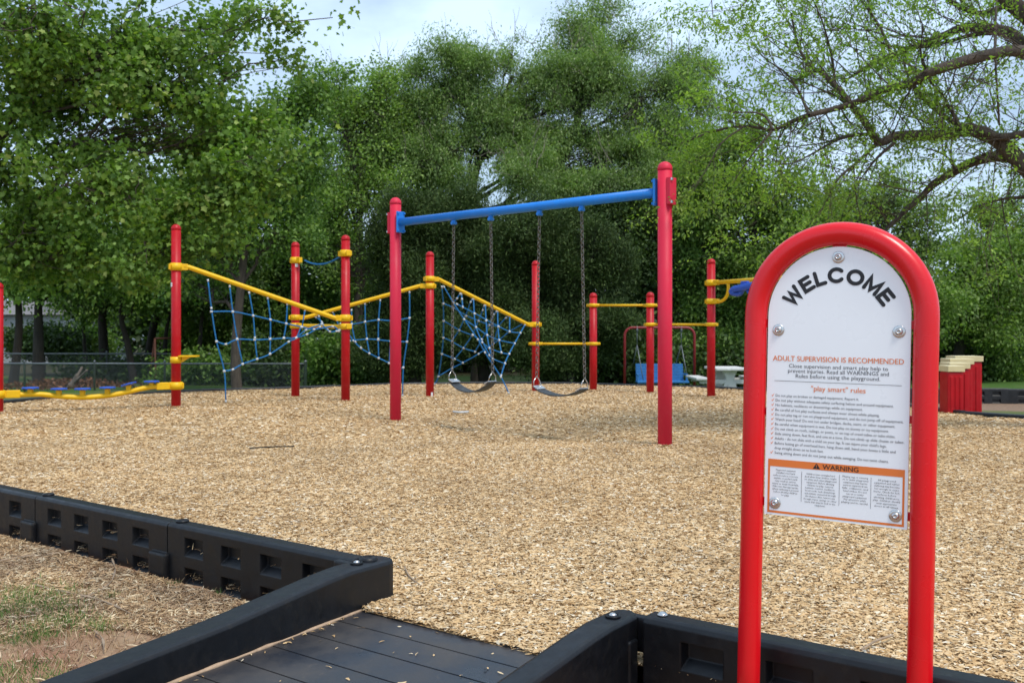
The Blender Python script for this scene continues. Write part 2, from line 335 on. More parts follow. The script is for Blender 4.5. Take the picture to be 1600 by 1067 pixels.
def scatter(name, pts, L, W, mat, seed, lift=.012, pitch=.25, label=None, cat=None):
    r = np.random.default_rng(seed); n = len(pts); L = L * r.uniform(.45, 1.45, n); W = W * r.uniform(.5, 1.5, n)
    a = r.uniform(0, 2 * PI, n); pt = r.normal(0, pitch, n)
    d = np.stack([np.cos(a) * np.cos(pt), np.sin(a) * np.cos(pt), np.sin(pt)], -1)
    s = np.stack([-np.sin(a), np.cos(a), r.normal(0, .35, n)], -1); s /= np.linalg.norm(s, axis=1)[:, None]
    u = np.cross(d, s); c = pts + np.array([0, 0, 1]) * (r.uniform(0, lift, n) + .003)[:, None]
    bend = r.normal(0, .10, n)[:, None] * L[:, None]
    def P(x, y, z): return c + d * (x * L)[:, None] + s * (y * W)[:, None] + u * (z * W)[:, None]
    o5 = np.full(n, .5); z0 = np.zeros(n)
    V = np.stack([P(-o5, -o5 * .6, z0), P(-o5, o5 * .6, z0), P(z0, o5, z0 + .35) + s * bend, P(z0, -o5, z0 + .1) + s * bend, P(o5, o5 * .5, z0) , P(o5, -o5 * .5, z0)], 1).reshape(-1, 3)
    b = np.arange(n)[:, None] * 6; Q = np.concatenate([b + np.array([0, 3, 2, 1]), b + np.array([3, 5, 4, 2])], 1).reshape(-1, 4)
    ob = link(name, np_mesh(name, V, Q.ravel(), np.full(len(Q), 4)), mat)
    return tag(ob, label, cat, kind='stuff')
def field(n, y0, y1, seed, pad=.06, half=.70):
    r = np.random.default_rng(seed); y = np.sqrt(r.uniform(y0 ** 2, y1 ** 2, n)); x = r.uniform(-1, 1, n) * (half * y + .35)
    k = inside(x, y); x, y = x[k], y[k]; return np.stack([x, y, chip_z(x, y)], -1)
scatter('wood_chips', np.concatenate([field(290000, 2.0, 5.0, 1), field(270000, 5.0, 9.0, 2)]), .029, .0068, M['chip'], 3, .005, .09, 'pale shredded wood chips covering the play area', 'wood chips')
scatter('distant_wood_chips', field(220000, 9.0, 18.4, 4), .042, .012, M['chip'], 6, .006, .09, 'pale shredded wood chips around the far climbing posts', 'wood chips')
# litter of chips outside the border, thinning towards bare soil
r_ = np.random.default_rng(9); n = 170000
s_ = -r_.uniform(.1, 7.5, n); p_ = np.abs(r_.normal(0, .95, n)) + .0
soil = ((s_ + .55) ** 2 / .20 + (p_ - .85) ** 2 / .14 < 1) & (r_.uniform(0, 1, n) > .06) | (wob(s_ * 2.2, p_ * 2.2, 1.3, 4) > .25 + .1 * (p_ < .5)) & (r_.uniform(0, 1, n) > .55)
k = ~soil & (r_.uniform(0, 1, n) < np.clip(1.4 - p_ * .35, 0.5, 1))
P3 = OO[:][0:3]; xx = OO.x + RV.x * s_ + PV.x * p_; yy = OO.y + RV.y * s_ + PV.y * p_
pts = np.stack([xx, yy, terr(xx, yy) + .02 * wob(xx, yy, 1.2)], -1)[k]
for i in range(5):            # shreds lodged in the pockets of the border
    for j in range(4):
        for zl, cnt in ((-.262 + .03, 26), (-.135 + .03, 7 if (i + j) % 3 == 0 else 2)):
            q_ = np.array([list(rp_(-.13 - (i + 1) * 1.2 + .13 + j * .262 + r_.uniform(.015, .12), -.052 - r_.uniform(0, .025), .15 + zl - .012 + r_.uniform(0, .02))) for _ in range(cnt)]); pts = np.concatenate([pts, q_])
lit = scatter('chip_litter', pts, .036, .0042, M['litterchip'], 11, .012, .18, 'scattered wood chips and straw on the soil outside the border', 'chip litter')

# ------------------------------------------------------------------ plastic border timbers
TL, TT, TH = 1.2, .095, .30
def timber_mesh(pockets=True, near=True):
    m = MB(); c = .016
    x0, x1 = .004, TL - .004
    zr = [-TH, -.262, -.185, -.135, -.052, -c] if pockets else [-TH, -c]
    cols = []
    if pockets:
        for i in range(4): a = .13 + i * .262; cols += [a, a + .135]
    xb = [x0] + cols + [x1]
    for side in ((0, 1), (TT, -1)):
        y0, sg = side
        for i in range(len(xb) - 1):
            for j in range(len(zr) - 1):
                a, b, z0, z1 = xb[i], xb[i + 1], zr[j], zr[j + 1]
                q = [(a, y0, z0), (b, y0, z0), (b, y0, z1), (a, y0, z1)]
                if pockets and i % 2 == 1 and j in (1, 3):
                    dpt = .034 * sg; g0 = .010
                    w_ = [(a + g0, y0 + dpt, z0 + .030), (b - g0, y0 + dpt, z0 + .030), (b - g0, y0 + dpt, z1 - .004), (a + g0, y0 + dpt, z1 - .004)]
                    fs = [(0, 1, 5, 4), (1, 2, 6, 5), (2, 3, 7, 6), (3, 0, 4, 7), (4, 5, 6, 7)]
                    m.add(q + w_, fs if sg > 0 else [tuple(reversed(f)) for f in fs])
                else: m.add(q, [(0, 1, 2, 3) if sg > 0 else (3, 2, 1, 0)])
    m.add([(x0, 0, -c), (x1, 0, -c), (x1, c * .4, -c * .35), (x0, c * .4, -c * .35), (x1, c * 1.2, 0), (x0, c * 1.2, 0), (x1, TT - c * 1.2, 0), (x0, TT - c * 1.2, 0), (x1, TT, -c), (x0, TT, -c)],
          [(0, 1, 2, 3), (3, 2, 4, 5), (5, 4, 6, 7), (7, 6, 8, 9)])
    for xe, fl in ((x0, 0), (x1, 1)):
        f_ = (0, 1, 2, 3, 4, 5, 6); vs = [(xe, 0, -TH), (xe, 0, -c), (xe, c * .4, -c * .35), (xe, c * 1.2, 0), (xe, TT - c * 1.2, 0), (xe, TT, -c), (xe, TT, -TH)]
        m.add(vs, [f_ if fl == 0 else tuple(reversed(f_))])
    if near:   # knuckle that laps the next timber, low on the outer face
        m.box((TL - .055, -.006, -.213), (.135, .034, .150), None, .012)
    return m
tm_ = timber_mesh().build('border_timber', M['timber']); tmesh = tm_.data; bpy.data.objects.remove(tm_)
tf_ = timber_mesh(True, False).build('far_border_timber', M['far_timber']); tfmesh = tf_.data; bpy.data.objects.remove(tf_)
hk = MB(); hk.lathe((0, 0, 0), [(.030, 0), (.030, .006), (.026, .010), (.012, .011), (.010, .006), (.001, .006)], 16); hko = hk.build('stake_head', M['timber']); hkm = hko.data; bpy.data.objects.remove(hko)
hs = MB(); hs.lathe((0, 0, 0), [(.017, 0), (.016, .005), (.011, .010), (.004, .0125), (.001, .013)], 16); hso = hs.build('bolt_head', M['steel']); hsm = hso.data; bpy.data.objects.remove(hso)
def timber(loc, rz, label, near=True, steel=False, group='black plastic timbers edging the wood chips'):
    t = empty('border_timber', loc, label, 'border timber', group, rz)
    b = bpy.data.objects.new('beam', tmesh if near else tfmesh); COL.objects.link(b); b.parent = t
    if near:
        q = bpy.data.objects.new('stake_head', hsm if steel else hkm); COL.objects.link(q); q.parent = t; q.location = (.045, TT / 2, .0005)
    return t
left_lab = ['black pocketed border timber running into the left ramp rail', 'black pocketed border timber next but one to the ramp, second from the rail', 'black border timber cut by the left edge of the photo', 'black border timber just outside the left edge', 'black border timber further outside the left edge']
for i in range(5):
    p = rp_(-.13 - (i + 1) * TL - .0, -.045, .15 - .002 * i); timber(p, -THR, left_lab[i])
rl = ['black pocketed border timber behind the sign posts, meeting the right ramp rail', 'black border timber at the bottom right corner beyond the sign', 'black border timber beyond the bottom right corner']
for i in range(3):
    timber(rp_(1.105 + i * TL, -.070, .15), -THR, rl[i], True, True)
def edge_run(poly, top, where, group, flip=False):
    P = [Vector((a, b, 0)) for a, b in poly]; seg = [(P[i + 1] - P[i]).length for i in range(len(P) - 1)]; tot = sum(seg)
    def at(s):
        for i, L_ in enumerate(seg):
            if s <= L_ or i == len(seg) - 1: return P[i] + (P[i + 1] - P[i]) * min(1.0, s / L_)
            s -= L_
    n_ = int(round(tot / TL)); o_ = []
    for i in range(n_):
        a, b = at(i * tot / n_), at((i + 1) * tot / n_); d = b - a; L_ = d.length
        if flip: a, d = b, -d
        t = timber((a.x, a.y, top + .004 * math.sin(i * 1.7)), math.atan2(d.y, d.x), where(i, n_, a, b), False, group=group); t.scale = (L_ / TL * .998, 1, 1)
ordw = ['first', 'second', 'third', 'fourth', 'fifth', 'sixth', 'seventh', 'eighth', 'ninth', 'tenth', 'eleventh', 'twelfth', 'thirteenth', 'fourteenth', 'fifteenth', 'sixteenth', 'seventeenth', 'eighteenth', 'nineteenth', 'twentieth', 'twenty first', 'twenty second', 'twenty third', 'twenty fourth', 'twenty fifth', 'twenty sixth', 'twenty seventh', 'twenty eighth']
edge_run(far_edge[:], .035, lambda i, n, a, b: f'{ordw[i]} thin black timber from the left along the far edge of the chips', 'far timbers edging the wood chips')
edge_run([(13.2, 14.6), (11.0, 16.2), (8.9, 16.9), (6.8, 17.1), (4.9, 17.0)], .01, lambda i, n, a, b: f'{ordw[i]} grey-black timber from the right in the wall of the lower pit', 'timbers of the lower pit wall', False)
pn = grid('mulch_pit', np.linspace(4.6, 14, 36), np.linspace(10.4, 17.0, 24), lambda x, y: -.255 + .02 * wob(x, y, 2, 5), M['pen'], lambda c: ~inside(c[:, 0], c[:, 1])); tag(pn, kind='structure')

# ------------------------------------------------------------------ access ramp
rampe = empty('access_ramp', rp_(.48, .0, -.1), 'black plastic access ramp with grooved deck and two sloping side rails', 'ramp')
def deck_z(t): return .0 - .045 * t - .004
DL = 1.75
d = MB(); W0, W1 = -.012, .985; nb = 12; pw = DL / nb
for i in range(nb):
    a, b = i * pw + (.003 if i else 0), (i + 1) * pw - .003
    vs = [rp_(s, t, deck_z(t)) for t in (a, b) for s in (W0, W1)] + [rp_(s, t, deck_z(t) - .012) for t in (a, b) for s in (W0, W1)]
    d.add(vs, [(0, 1, 3, 2), (0, 4, 5, 1), (2, 3, 7, 6), (0, 2, 6, 4), (1, 5, 7, 3)])
vs = [rp_(s, t, deck_z(t) - .012) for t in (-.03, DL) for s in (W0, W1)] + [rp_(s, t, -.14) for t in (-.03, DL) for s in (W0, W1)]
d.add(vs, [(0, 1, 3, 2), (0, 4, 5, 1), (2, 3, 7, 6), (0, 2, 6, 4), (1, 5, 7, 3)])
d.tube([rp_(s, -.004, deck_z(0) - .012) for s in (W0, .3, .6, W1)], .012, 8)
dk = d.build('deck', M['deck'], rampe)
def rail(s0, s1, start, name='side_rail'):
    ts = [start, start + .012, start + .035, .06, .16, .35, .6, .9, 1.2, 1.55, DL]; zt = lambda t: float(np.interp(t, [start, .06, .2, .55, 1.13, DL], [.150, .150, .138, .090, .043, .0]))
    m = MB(); k = .014; vs = []
    for i, t in enumerate(ts):
        z = zt(t); kk = k
        prof = [(s0, -.14), (s0, z - kk), (s0 + kk * .35, z - kk * .3), (s0 + kk * 1.2, z), (s1 - kk * 1.2, z), (s1 - kk * .35, z - kk * .3), (s1, z - kk), (s1, -.14)]
        ins = .018 if i == 0 else (.005 if i == 1 else 0)
        for s, zz in prof: vs.append(rp_(s + (ins if s < (s0 + s1) / 2 else -ins), t, zz))
    fs = [(i * 8 + j, i * 8 + j + 1, (i + 1) * 8 + j + 1, (i + 1) * 8 + j) for i in range(len(ts) - 1) for j in range(7)]
    fs += [tuple(range(8)), tuple(reversed(range((len(ts) - 1) * 8, len(ts) * 8)))]
    m.add(vs, fs); ro = m.build(name, M['timber'], rampe); return ro
rl_ = rail(-.132, -.012, -.162); rr_ = rail(.987, 1.082, -.105)
for rr, sc_ in ((rl_, -.075), (rr_, 1.035)):
    m = MB(); c = rp_(sc_, -.015, .1505); m.lathe(c, [(.024, 0), (.024, .006), (.019, .0075), (.017, .003), (.001, .003)], 18); cup = m.build('bolt_cup', M['timber'], rr)
    m = MB(); m.lathe(c + Vector((0, 0, .003)), [(.013, 0), (.012, .005), (.007, .009), (.001, .010)], 14); m.build('bolt', M['steel'], rr)
m = MB(); Mz = Matrix.Rotation(-THR, 3, 'Z')
m.box(rp_(-.17, -.045, .118), (.09, .04, .05), Mz, .01); m.lathe(rp_(-.085, -.085, .148), [(.036, -.01), (.036, .008), (.030, .014), (.016, .015), (.014, .009), (.001, .009)], 18); m.build('joint_bracket', M['timber'], rl_)
m = MB(); m.box(rp_(1.065, -.112, .085), (.11, .04, .11), Mz, .012); m.box(rp_(1.07, -.05, -.02), (.04, .05, .2), Mz, .008); m.build('joint_bracket', M['timber'], rr_)
# sandy line where the deck meets the left rail
m = MB(); pth = [rp_(-.008, t, deck_z(t) + .002) for t in np.linspace(.0, 1.5, 24)]
rrn = random.Random(3); m.tube(pth, [rrn.uniform(.003, .009) for _ in pth], 6); sand = m.build('sand_line', plain('packed_sand', (.42, .29, .19, 1), .95, var=.2, scale=40), rampe)

# stray chips and dust lying on the deck
r_ = np.random.default_rng(23); n = 80; s_ = r_.uniform(.0, .97, n); t_ = np.abs(r_.normal(0, .5, n)) + .01; s_[:35] = np.abs(r_.normal(0, .02, 35)); q_ = [rp_(float(a), float(b), deck_z(float(b))) for a, b in zip(s_, t_)]
scatter('stray_chips', np.array([list(v) for v in q_]), .020, .0045, M['chip'], 24, .002, .05, 'stray wood chips lying on the black ramp deck', 'wood chips')

# ------------------------------------------------------------------ swing set
sA, sB = Vector((-1.326, 10.93, 0)), Vector((1.354, 8.50, 0)); SD = (sB - sA).normalized()
HR = 2.52
sw = empty('swing_frame', (sA + sB) / 2, 'tall faded red two-post swing frame with a blue crossbeam', 'swing frame')
Msw = Matrix.Rotation(math.atan2(SD.y, SD.x), 3, 'Z')
def post(base, top, rad, mat, parent, name='post', cap=True, bottom=-.3):
    m = MB(); b = Vector(base); zt = top
    prof = [(rad, bottom), (rad, zt - rad * 1.05)] if cap else [(rad, bottom), (rad, zt)]
    m.lathe((b.x, b.y, 0), prof, 28); po = m.build(name, mat, parent)
    if cap:
        m = MB(); m.lathe((b.x, b.y, zt - rad * 1.05), [(rad * 1.045, -.004), (rad * 1.045, .012)] + [(rad * 1.04 * math.cos(a), .012 + rad * .98 * math.sin(a)) for a in np.linspace(.1, 1.5, 8)], 28)
        m.build('post_cap', mat, po)
    return po
BZ = 2.25
for base, sg in ((sA, 1), (sB, -1)):
    po = post(base, 2.53 if sg > 0 else 2.51, .0635, M['red_faded'], sw)
    m = MB(); m.box(base + SD * sg * .083 + Vector((0, 0, BZ)), (.022, .11, .24), Msw, .006); bl = m.build('beam_flange', M['blue'], sw)
    for dz in (-.10, .10):
        for dy in (-.045, .045):
            m = MB(); m.box(base + SD * sg * .102 + Msw @ Vector((0, dy, dz)) + Vector((0, 0, BZ)), (.012, .02, .02), Msw, .003); m.build('bolt', M['blue'], bl)
    m = MB(); m.box(base - SD * sg * .066 + Vector((0, 0, BZ)), (.045, .10, .24), Msw, .008); cl = m.build('clamp_plate', M['red_faded'], sw)
    for dz in (-.10, .10): m = MB(); m.box(base - SD * sg * .096 + Msw @ Vector((0, -.035, dz)) + Vector((0, 0, BZ)), (.014, .024, .024), Msw, .003); m.build('bolt', M['steel'], cl)
m = MB(); m.tube([sA + SD * .09 + Vector((0, 0, BZ)), sB - SD * .09 + Vector((0, 0, BZ))], .045, 24); m.build('crossbeam', M['blue'], sw)
hang = []
for t in (.262, .413, .596, .742):
    c = sA + (sB - sA) * t + Vector((0, 0, BZ)); m = MB()
    m.box(c + Vector((0, 0, -.066)), (.05, .03, .055), Msw, .006); m.tube([c + Msw @ Vector((0, -.035, -.078)), c + Msw @ Vector((0, .035, -.078))], .016, 10)
    m.build('swing_hanger', M['blue'], sw); hang.append(c + Vector((0, 0, -.095)))
def chain(m, a, b, link_len=.052, wire=.0042):
    a, b = Vector(a), Vector(b); d = b - a; n_ = int(d.length / (link_len * .72)); t = d.normalized(); u = t.orthogonal().normalized(); v = t.cross(u)
    for i in range(n_):
        c = a + d * ((i + .5) / n_); s = u if i % 2 else v; pts = []
        for k in range(8):
            an = 2 * PI * k / 8; pts.append(c + t * math.cos(an) * link_len * .5 + s * math.sin(an) * link_len * .30)
        m.tube(pts, wire, 4, closed=True)
def belt_swing(h1, h2, label, zb, sag=.11):
    mid = (h1 + h2) / 2; sd = (h2 - h1).normalized(); perp = Vector((-sd.y, sd.x, 0)).normalized()
    e = empty('belt_swing', (mid.x, mid.y, zb - sag), label, 'swing', 'belt swings hanging from the blue crossbeam')
    wd = .60; a = mid - sd * wd / 2; b = mid + sd * wd / 2; a.z = b.z = zb
    for hh, ee, sg in ((h1, a, 1), (h2, b, -1)):
        m = MB(); ctop = ee + Vector((0, 0, .10)); chain(m, hh, ctop); co = m.build('chain', M['chain'], e)
        m = MB(); q = [ctop, ctop + perp * .045 - Vector((0, 0, .05)), ee + perp * .055 + sd * sg * .01, ee - perp * .055 + sd * sg * .01, ctop - perp * .045 - Vector((0, 0, .05))]
        m.tube(q, .005, 6, closed=True); m.build('triangle_ring', M['steel'], e)
    m = MB(); n_ = 18; vs = []; th = .012
    for i in range(n_ + 1):
        t = i / n_; c = a.lerp(b, t); c.z = zb - sag * (1 - (2 * t - 1) ** 2) ** .9 + .0; wv = .075 * (1 - .25 * abs(2 * t - 1) ** 3)
        for dz in (0, -th):
            for s in (-1, 1): vs.append(c + perp * wv * s + Vector((0, 0, dz)))
    fs = []
    for i in range(n_):
        o_ = i * 4; fs += [(o_, o_ + 1, o_ + 5, o_ + 4), (o_ + 2, o_ + 6, o_ + 7, o_ + 3), (o_, o_ + 4, o_ + 6, o_ + 2), (o_ + 1, o_ + 3, o_ + 7, o_ + 5)]
    fs += [(0, 2, 3, 1), (n_ * 4, n_ * 4 + 1, n_ * 4 + 3, n_ * 4 + 2)]
    m.add(vs, fs, False); st = m.build('belt_seat', M['rubber'], e)
    for ee, sg in ((a, 1), (b, -1)):
        m = MB(); m.box(ee + sd * sg * .035 + Vector((0, 0, -.012)), (.07, .125, .010), Matrix.Rotation(math.atan2(sd.y, sd.x), 3, 'Z') @ Matrix.Rotation(.45 * sg, 3, 'Y'), .003); m.build('seat_plate', M['steel'], st)
belt_swing(hang[0], hang[1], 'black belt swing on the left, hanging in front of the crossed rope net', .50, .115)
belt_swing(hang[2], hang[3], 'black belt swing on the right, hanging beside the short chin-up post', .475, .075)

pb = [(-1.326, 10.93, .0635), (1.354, 8.5, .0635)] + [(x, y, .0625) for x, y in ((-4.5, 12.86), (-3.35, 14.85), (-2.41, 13.9), (-1.27, 14.85), (.396, 16.1), (1.38, 16.3), (2.27, 15.77), (3.08, 14.85), (-6.4, 11.95), (4.35, 12.9))]
r_ = np.random.default_rng(41); q_ = []
for x, y, r0_ in pb:
    a = r_.uniform(0, 2 * PI, 420); d_ = r0_ + np.abs(r_.normal(0, .06, 420)); xx = x + np.cos(a) * d_; yy = y + np.sin(a) * d_; q_.append(np.stack([xx, yy, chip_z(xx, yy) + .008 * np.exp(-(d_ - r0_) / .05)], -1))
scatter('heaped_chips', np.concatenate(q_), .035, .009, M['chip'], 42, .006, .3, 'wood chips heaped around the feet of the red posts', 'wood chips')

# ------------------------------------------------------------------ climbing structure
pA, pB, pC, pD = Vector((-4.50, 12.86, 0)), Vector((-3.35, 14.85, 0)), Vector((-2.41, 13.9, 0)), Vector((-1.27, 14.85, 0))
pE, pF, pG, pH, pZ = Vector((.396, 16.1, 0)), Vector((1.38, 16.3, 0)), Vector((2.27, 15.77, 0)), Vector((3.08, 14.85, 0)), Vector((-6.40, 11.95, 0))
pK = Vector((4.35, 12.9, 0))
cs = empty('climbing_course', (-2.4, 14.6, 0), 'red and yellow climbing course of posts, rope nets and bars behind the swings', 'climbing frame')
PR = .0625
for P_, top in ((pA, 2.44), (pB, 2.39), (pC, 2.40), (pD, 2.24), (pE, 2.19), (pF, 1.66), (pG, 1.65), (pH, 2.13), (pZ, 1.62), (pK, 1.90)):
    post(P_, top, PR, M['red'], cs)
def collar(P_, z, to=None, h=.092, r=.076):
    m = MB(); m.lathe((P_.x, P_.y, z), [(PR, -h / 2), (r, -h / 2), (r, h / 2), (PR, h / 2)], 20)
    if to is not None:
        d = (to - P_); d.z = 0; d.normalize(); Mr = Matrix.Rotation(math.atan2(d.y, d.x), 3, 'Z')
        m.box(P_ + d * .105 + Vector((0, 0, z)), (.09, .062, h * .85), Mr, .008); m.box(P_ - d * .085 + Vector((0, 0, z)), (.022, .09, h * .75), Mr, .006)
    return m
def beam(P1, z1, P2, z2, rad=.03, name='beam', h=.10, cz=None):
    d = (P2 - P1).normalized(); c1, c2 = (cz if cz else (z1, z2))
    m = MB(); m.tube([P1 + d * .10 + Vector((0, 0, z1)), P1 + d * .16 + Vector((0, 0, z1)), P2 - d * .16 + Vector((0, 0, z2)), P2 - d * .10 + Vector((0, 0, z2))], rad, 16)
    b = m.build(name, M['yellow'], cs)
    collar(P1, z1, P2, h).build('clamp_collar', M['yellow'], b); collar(P2, z2, P1, h).build('clamp_collar', M['yellow'], b); return b
zpx = lambda y, P_: H0 - (y - HY) / F * P_.y
beam(pA, zpx(417, pA), pC, zpx(497, pC) , .033)
beam(pB, zpx(496, pB), pD, zpx(447, pD), .030, h=.085)
beam(pB, zpx(506, pB) - .03, pC, zpx(508, pC) - .02, .030, h=.085)
beam(pD, zpx(436, pD), pE, zpx(507, pE), .030, h=.085)
for a, b, y1, y2 in ((pE, pF, 537, 537), (pF, pG, 477, 477), (pG, pH, 507, 507)):
    d = (b - a).normalized(); z1, z2 = zpx(y1, a), zpx(y2, b)
    m = MB(); m.tube([a - d * .0 + Vector((0, 0, z1)), b + Vector((0, 0, z2))], .019, 12); o = m.build('chin_up_bar', M['yellow'], cs)
    for q, z_ in ((a, z1), (b, z2)):
        m = MB(); m.lathe((q.x, q.y, z_), [(PR, -.028), (.076, -.028), (.078, 0), (.076, .028), (PR, .028)], 20); m.tube([q - d * .12 + Vector((0, 0, z_)), q + d * .12 + Vector((0, 0, z_))], .025, 10); m.build('bar_clamp', M['yellow'], o)
# top collars with the sagging rope between the twin posts
for P_, z_ in ((pB, zpx(407, pB)), (pC, zpx(396, pC))): collar(P_, z_, pC if P_ is pB else pB, .095).build('clamp_collar', M['yellow'], cs)
a = pl(476, 407, pB, pC); b = pl(531, 401, pB, pC); m = MB(); m.tube([a.lerp(b, t) + Vector((0, 0, -.085 * 4 * t * (1 - t))) for t in np.linspace(0, 1, 12)], .013, 8); m.build('sagging_rope', M['rope'], cs)
# overhead trolley rail
z1, z2 = zpx(442, pH), zpx(442, pH) + .02
dHK = (pK - pH).normalized(); m = MB(); m.tube([pH + dHK * .08 + Vector((0, 0, z1)), pK - dHK * .08 + Vector((0, 0, z2))], .032, 14)
tr = m.build('trolley_rail', M['yellow'], cs); collar(pH, z1, pK).build('clamp_collar', M['yellow'], tr); collar(pK, z2, pH).build('clamp_collar', M['yellow'], tr)
zc = zpx(471, pH); m = MB(); m.tube(smooth_path([pH + dHK * .10 + Vector((0, 0, zc)), pH + dHK * .22 + Vector((0, 0, zc)), pH + dHK * .32 + Vector((0, 0, zc + .06)), pH + dHK * .36 + Vector((0, 0, zc + .16)), pH + dHK * .36 + Vector((0, 0, z1))]), .024, 12)
br = m.build('rail_brace', M['yellow'], cs); collar(pH, zc, pK, .085).build('clamp_collar', M['yellow'], br)
hc = px(1164, 449, 13.9); Mh = Matrix.Rotation(math.atan2(dHK.y, dHK.x), 3, 'Z')
m = MB(); m.box(hc + Vector((0, 0, .0)), (.44, .14, .10), Mh @ Matrix.Rotation(-.12, 3, 'Y'), .04); m.tube(smooth_path([hc + Mh @ Vector(v) for v in ((-.15, 0, .0), (-.24, 0, -.02), (-.27, 0, -.06), (-.21, 0, -.09), (-.10, 0, -.09), (-.04, 0, -.03))]), .036, 10)
m.tube(smooth_path([hc + Mh @ Vector(v) for v in ((.15, 0, .0), (.24, 0, -.02), (.26, 0, -.07), (.20, 0, -.10), (.10, 0, -.09), (.04, 0, -.03))]), .028, 10)
m.box(hc + Vector((0, 0, .055)), (.12, .06, .07), Mh, .01); m.build('trolley_handle', M['blue_plastic'], cs)
# step plate on the left post
dS = Vector((1, .05, 0)).normalized(); zs = zpx(557, pA); m = collar(pA, zs - .045, None, .085)
m.box(pA + dS * .17 + Vector((0, 0, zs + .005)), (.24, .16, .022), Matrix.Rotation(.05, 3, 'Z'), .006)
m.add([pA + dS * .08 + Vector((0, y_, zs + dz)) for y_ in (-.02, .02) for dz in (-.075, 0)] + [pA + dS * .20 + Vector((0, y_, zs)) for y_ in (-.02, .02)], [(0, 1, 4), (2, 5, 3), (0, 4, 5, 2)]); m.build('foot_step', M['yellow'], cs)
m = MB(); m.box(pA + Vector((-.045, -.046, zpx(445, pA))), (.026, .010, .055), Matrix.Rotation(-.78, 3, 'Z')); m.build('sticker', M['label'], cs)
m = MB(); m.box(pB + Vector((.03, -.0545, zpx(415, pB))), (.045, .010, .05), Matrix.Rotation(.5, 3, 'Z')); m.build('sticker', M['label'], cs)
m = MB(); m.box(pD + Vector((.035, -.051, .045)), (.03, .008, .06), Matrix.Rotation(.6, 3, 'Z')); m.build('sticker', M['label'], cs)
# wavy stepping beam
dZA = (pA - pZ); bpts = [(18, 616.5), (62, 616), (98, 619.5), (135, 620.5), (175, 617), (205, 611), (235, 604.5), (262, 603)]
m = MB(); m.tube(smooth_path([pl(x, y, pZ, pA) for x, y in bpts]), .033, 14); sb = m.build('stepping_beam', M['yellow'], cs)
for P_, Q_, y in ((pZ, pA, 616), (pA, pZ, 602.5)):
    m = collar(P_, zpx(y, P_), Q_, .10, .085); d = (Q_ - P_).normalized(); m.box(P_ + d * .17 + Vector((0, 0, zpx(y, P_))), (.16, .085, .095), Matrix.Rotation(math.atan2(d.y, d.x), 3, 'Z'), .01); m.build('clamp_collar', M['yellow'], sb)
for x, y, tl in ((47.5, 606, 0), (92, 607.5, 0), (129, 607.5, 0), (168, 605.5, 0), (201, 600, .28), (237, 596, 0)):
    c = pl(x, y, pZ, pA); m = MB(); Mt = Matrix.Rotation(-tl, 3, 'Y')
    m.lathe(c, [(.02, -.014), (.07, -.013), (.096, -.004), (.098, .003), (.092, .009), (.085, .010)], 22, Mt)
    for k in range(8): an = k * PI / 4; m.box(c + Mt @ Vector((.09 * math.cos(an), .09 * math.sin(an), -.002)), (.022, .022, .02), Mt @ Matrix.Rotation(an, 3, 'Z'), .003)
    sp_ = m.build('step_pad', M['blue_plastic'], sb); m = MB(); m.box(c + Vector((0, 0, -.05)), (.055, .055, .075), None, .008); m.build('pad_stem', M['yellow'], sp_)
# rope nets; each list runs along one rope (local survey coordinates of three enlarged views)
def net(name, ropes, org, sc, A, B, drop=None, mat='rope', rad=.0105, clips=True):
    e = MB(); cl = MB()
    for rope in ropes:
        P_ = []
        for (x, y) in rope:
            X, Y_ = org[0] + x / sc, org[1] + y / sc; off = drop(X, Y_, rope) if drop else 0; P_.append(pl(X, Y_, A, B, off))
        e.tube(smooth_path(P_, 4) if len(P_) > 2 else P_, rad, 6)
        if clips:
            for i, p in enumerate(P_):
                d = (P_[min(i + 1, len(P_) - 1)] - P_[max(i - 1, 0)]).normalized(); cl.tube([p - d * .017, p + d * .017], .0145, 8)
    nf = len(e.f); e.add(cl.v, cl.f, True); o = e.build(name, M[mat], cs); o.data.materials.append(M['clip'])
    for p_ in o.data.polygons[nf:]: p_.material_index = 1
    return o
o1 = (240, 330); s1 = 3.234
net('rope_net', [[(275, 350), (292, 490), (318, 658), (357, 808), (365, 960)], [(385, 380), (400, 508), (422, 645), (450, 772)], [(483, 412), (503, 528), (512, 640), (523, 747)],
    [(577, 440), (590, 548), (590, 645), (588, 720)], [(675, 470), (670, 568), (658, 640)], [(765, 500), (750, 585)], [(292, 508), (400, 508), (503, 528), (590, 548), (670, 568), (750, 585), (810, 597), (905, 583), (935, 606)],
    [(318, 658), (365, 672), (422, 648), (510, 650), (588, 647), (658, 642), (720, 638), (770, 600), (850, 570)], [(357, 808), (400, 800), (450, 772), (523, 747), (588, 722), (682, 660), (720, 640), (745, 585)],
    [(720, 640), (775, 622), (840, 585)], [(835, 530), (850, 570), (890, 608), (925, 606)]], o1, s1, pA, pC)
net('rope_net', [[(1068, 468), (1070, 558), (1078, 645), (1090, 718)], [(1145, 450), (1137, 548), (1135, 645), (1137, 742)], [(1000, 500), (1002, 570), (1020, 660), (1048, 690)], [(1212, 430), (1205, 555), (1198, 655), (1190, 768)],
    [(1293, 410), (1293, 540), (1280, 660), (1262, 790), (1258, 930)], [(905, 583), (1000, 572), (1068, 560), (1137, 550), (1205, 553), (1293, 540)], [(990, 655), (1078, 647), (1135, 650), (1198, 657), (1280, 660)],
    [(945, 570), (985, 620), (1010, 655), (1048, 692), (1090, 718), (1137, 742), (1190, 768), (1225, 800), (1262, 790)], [(905, 510), (925, 550), (940, 600)], [(820, 535), (850, 560), (880, 600)]], o1, s1, pB, pD)
o2 = (660, 400); s2 = 4.447
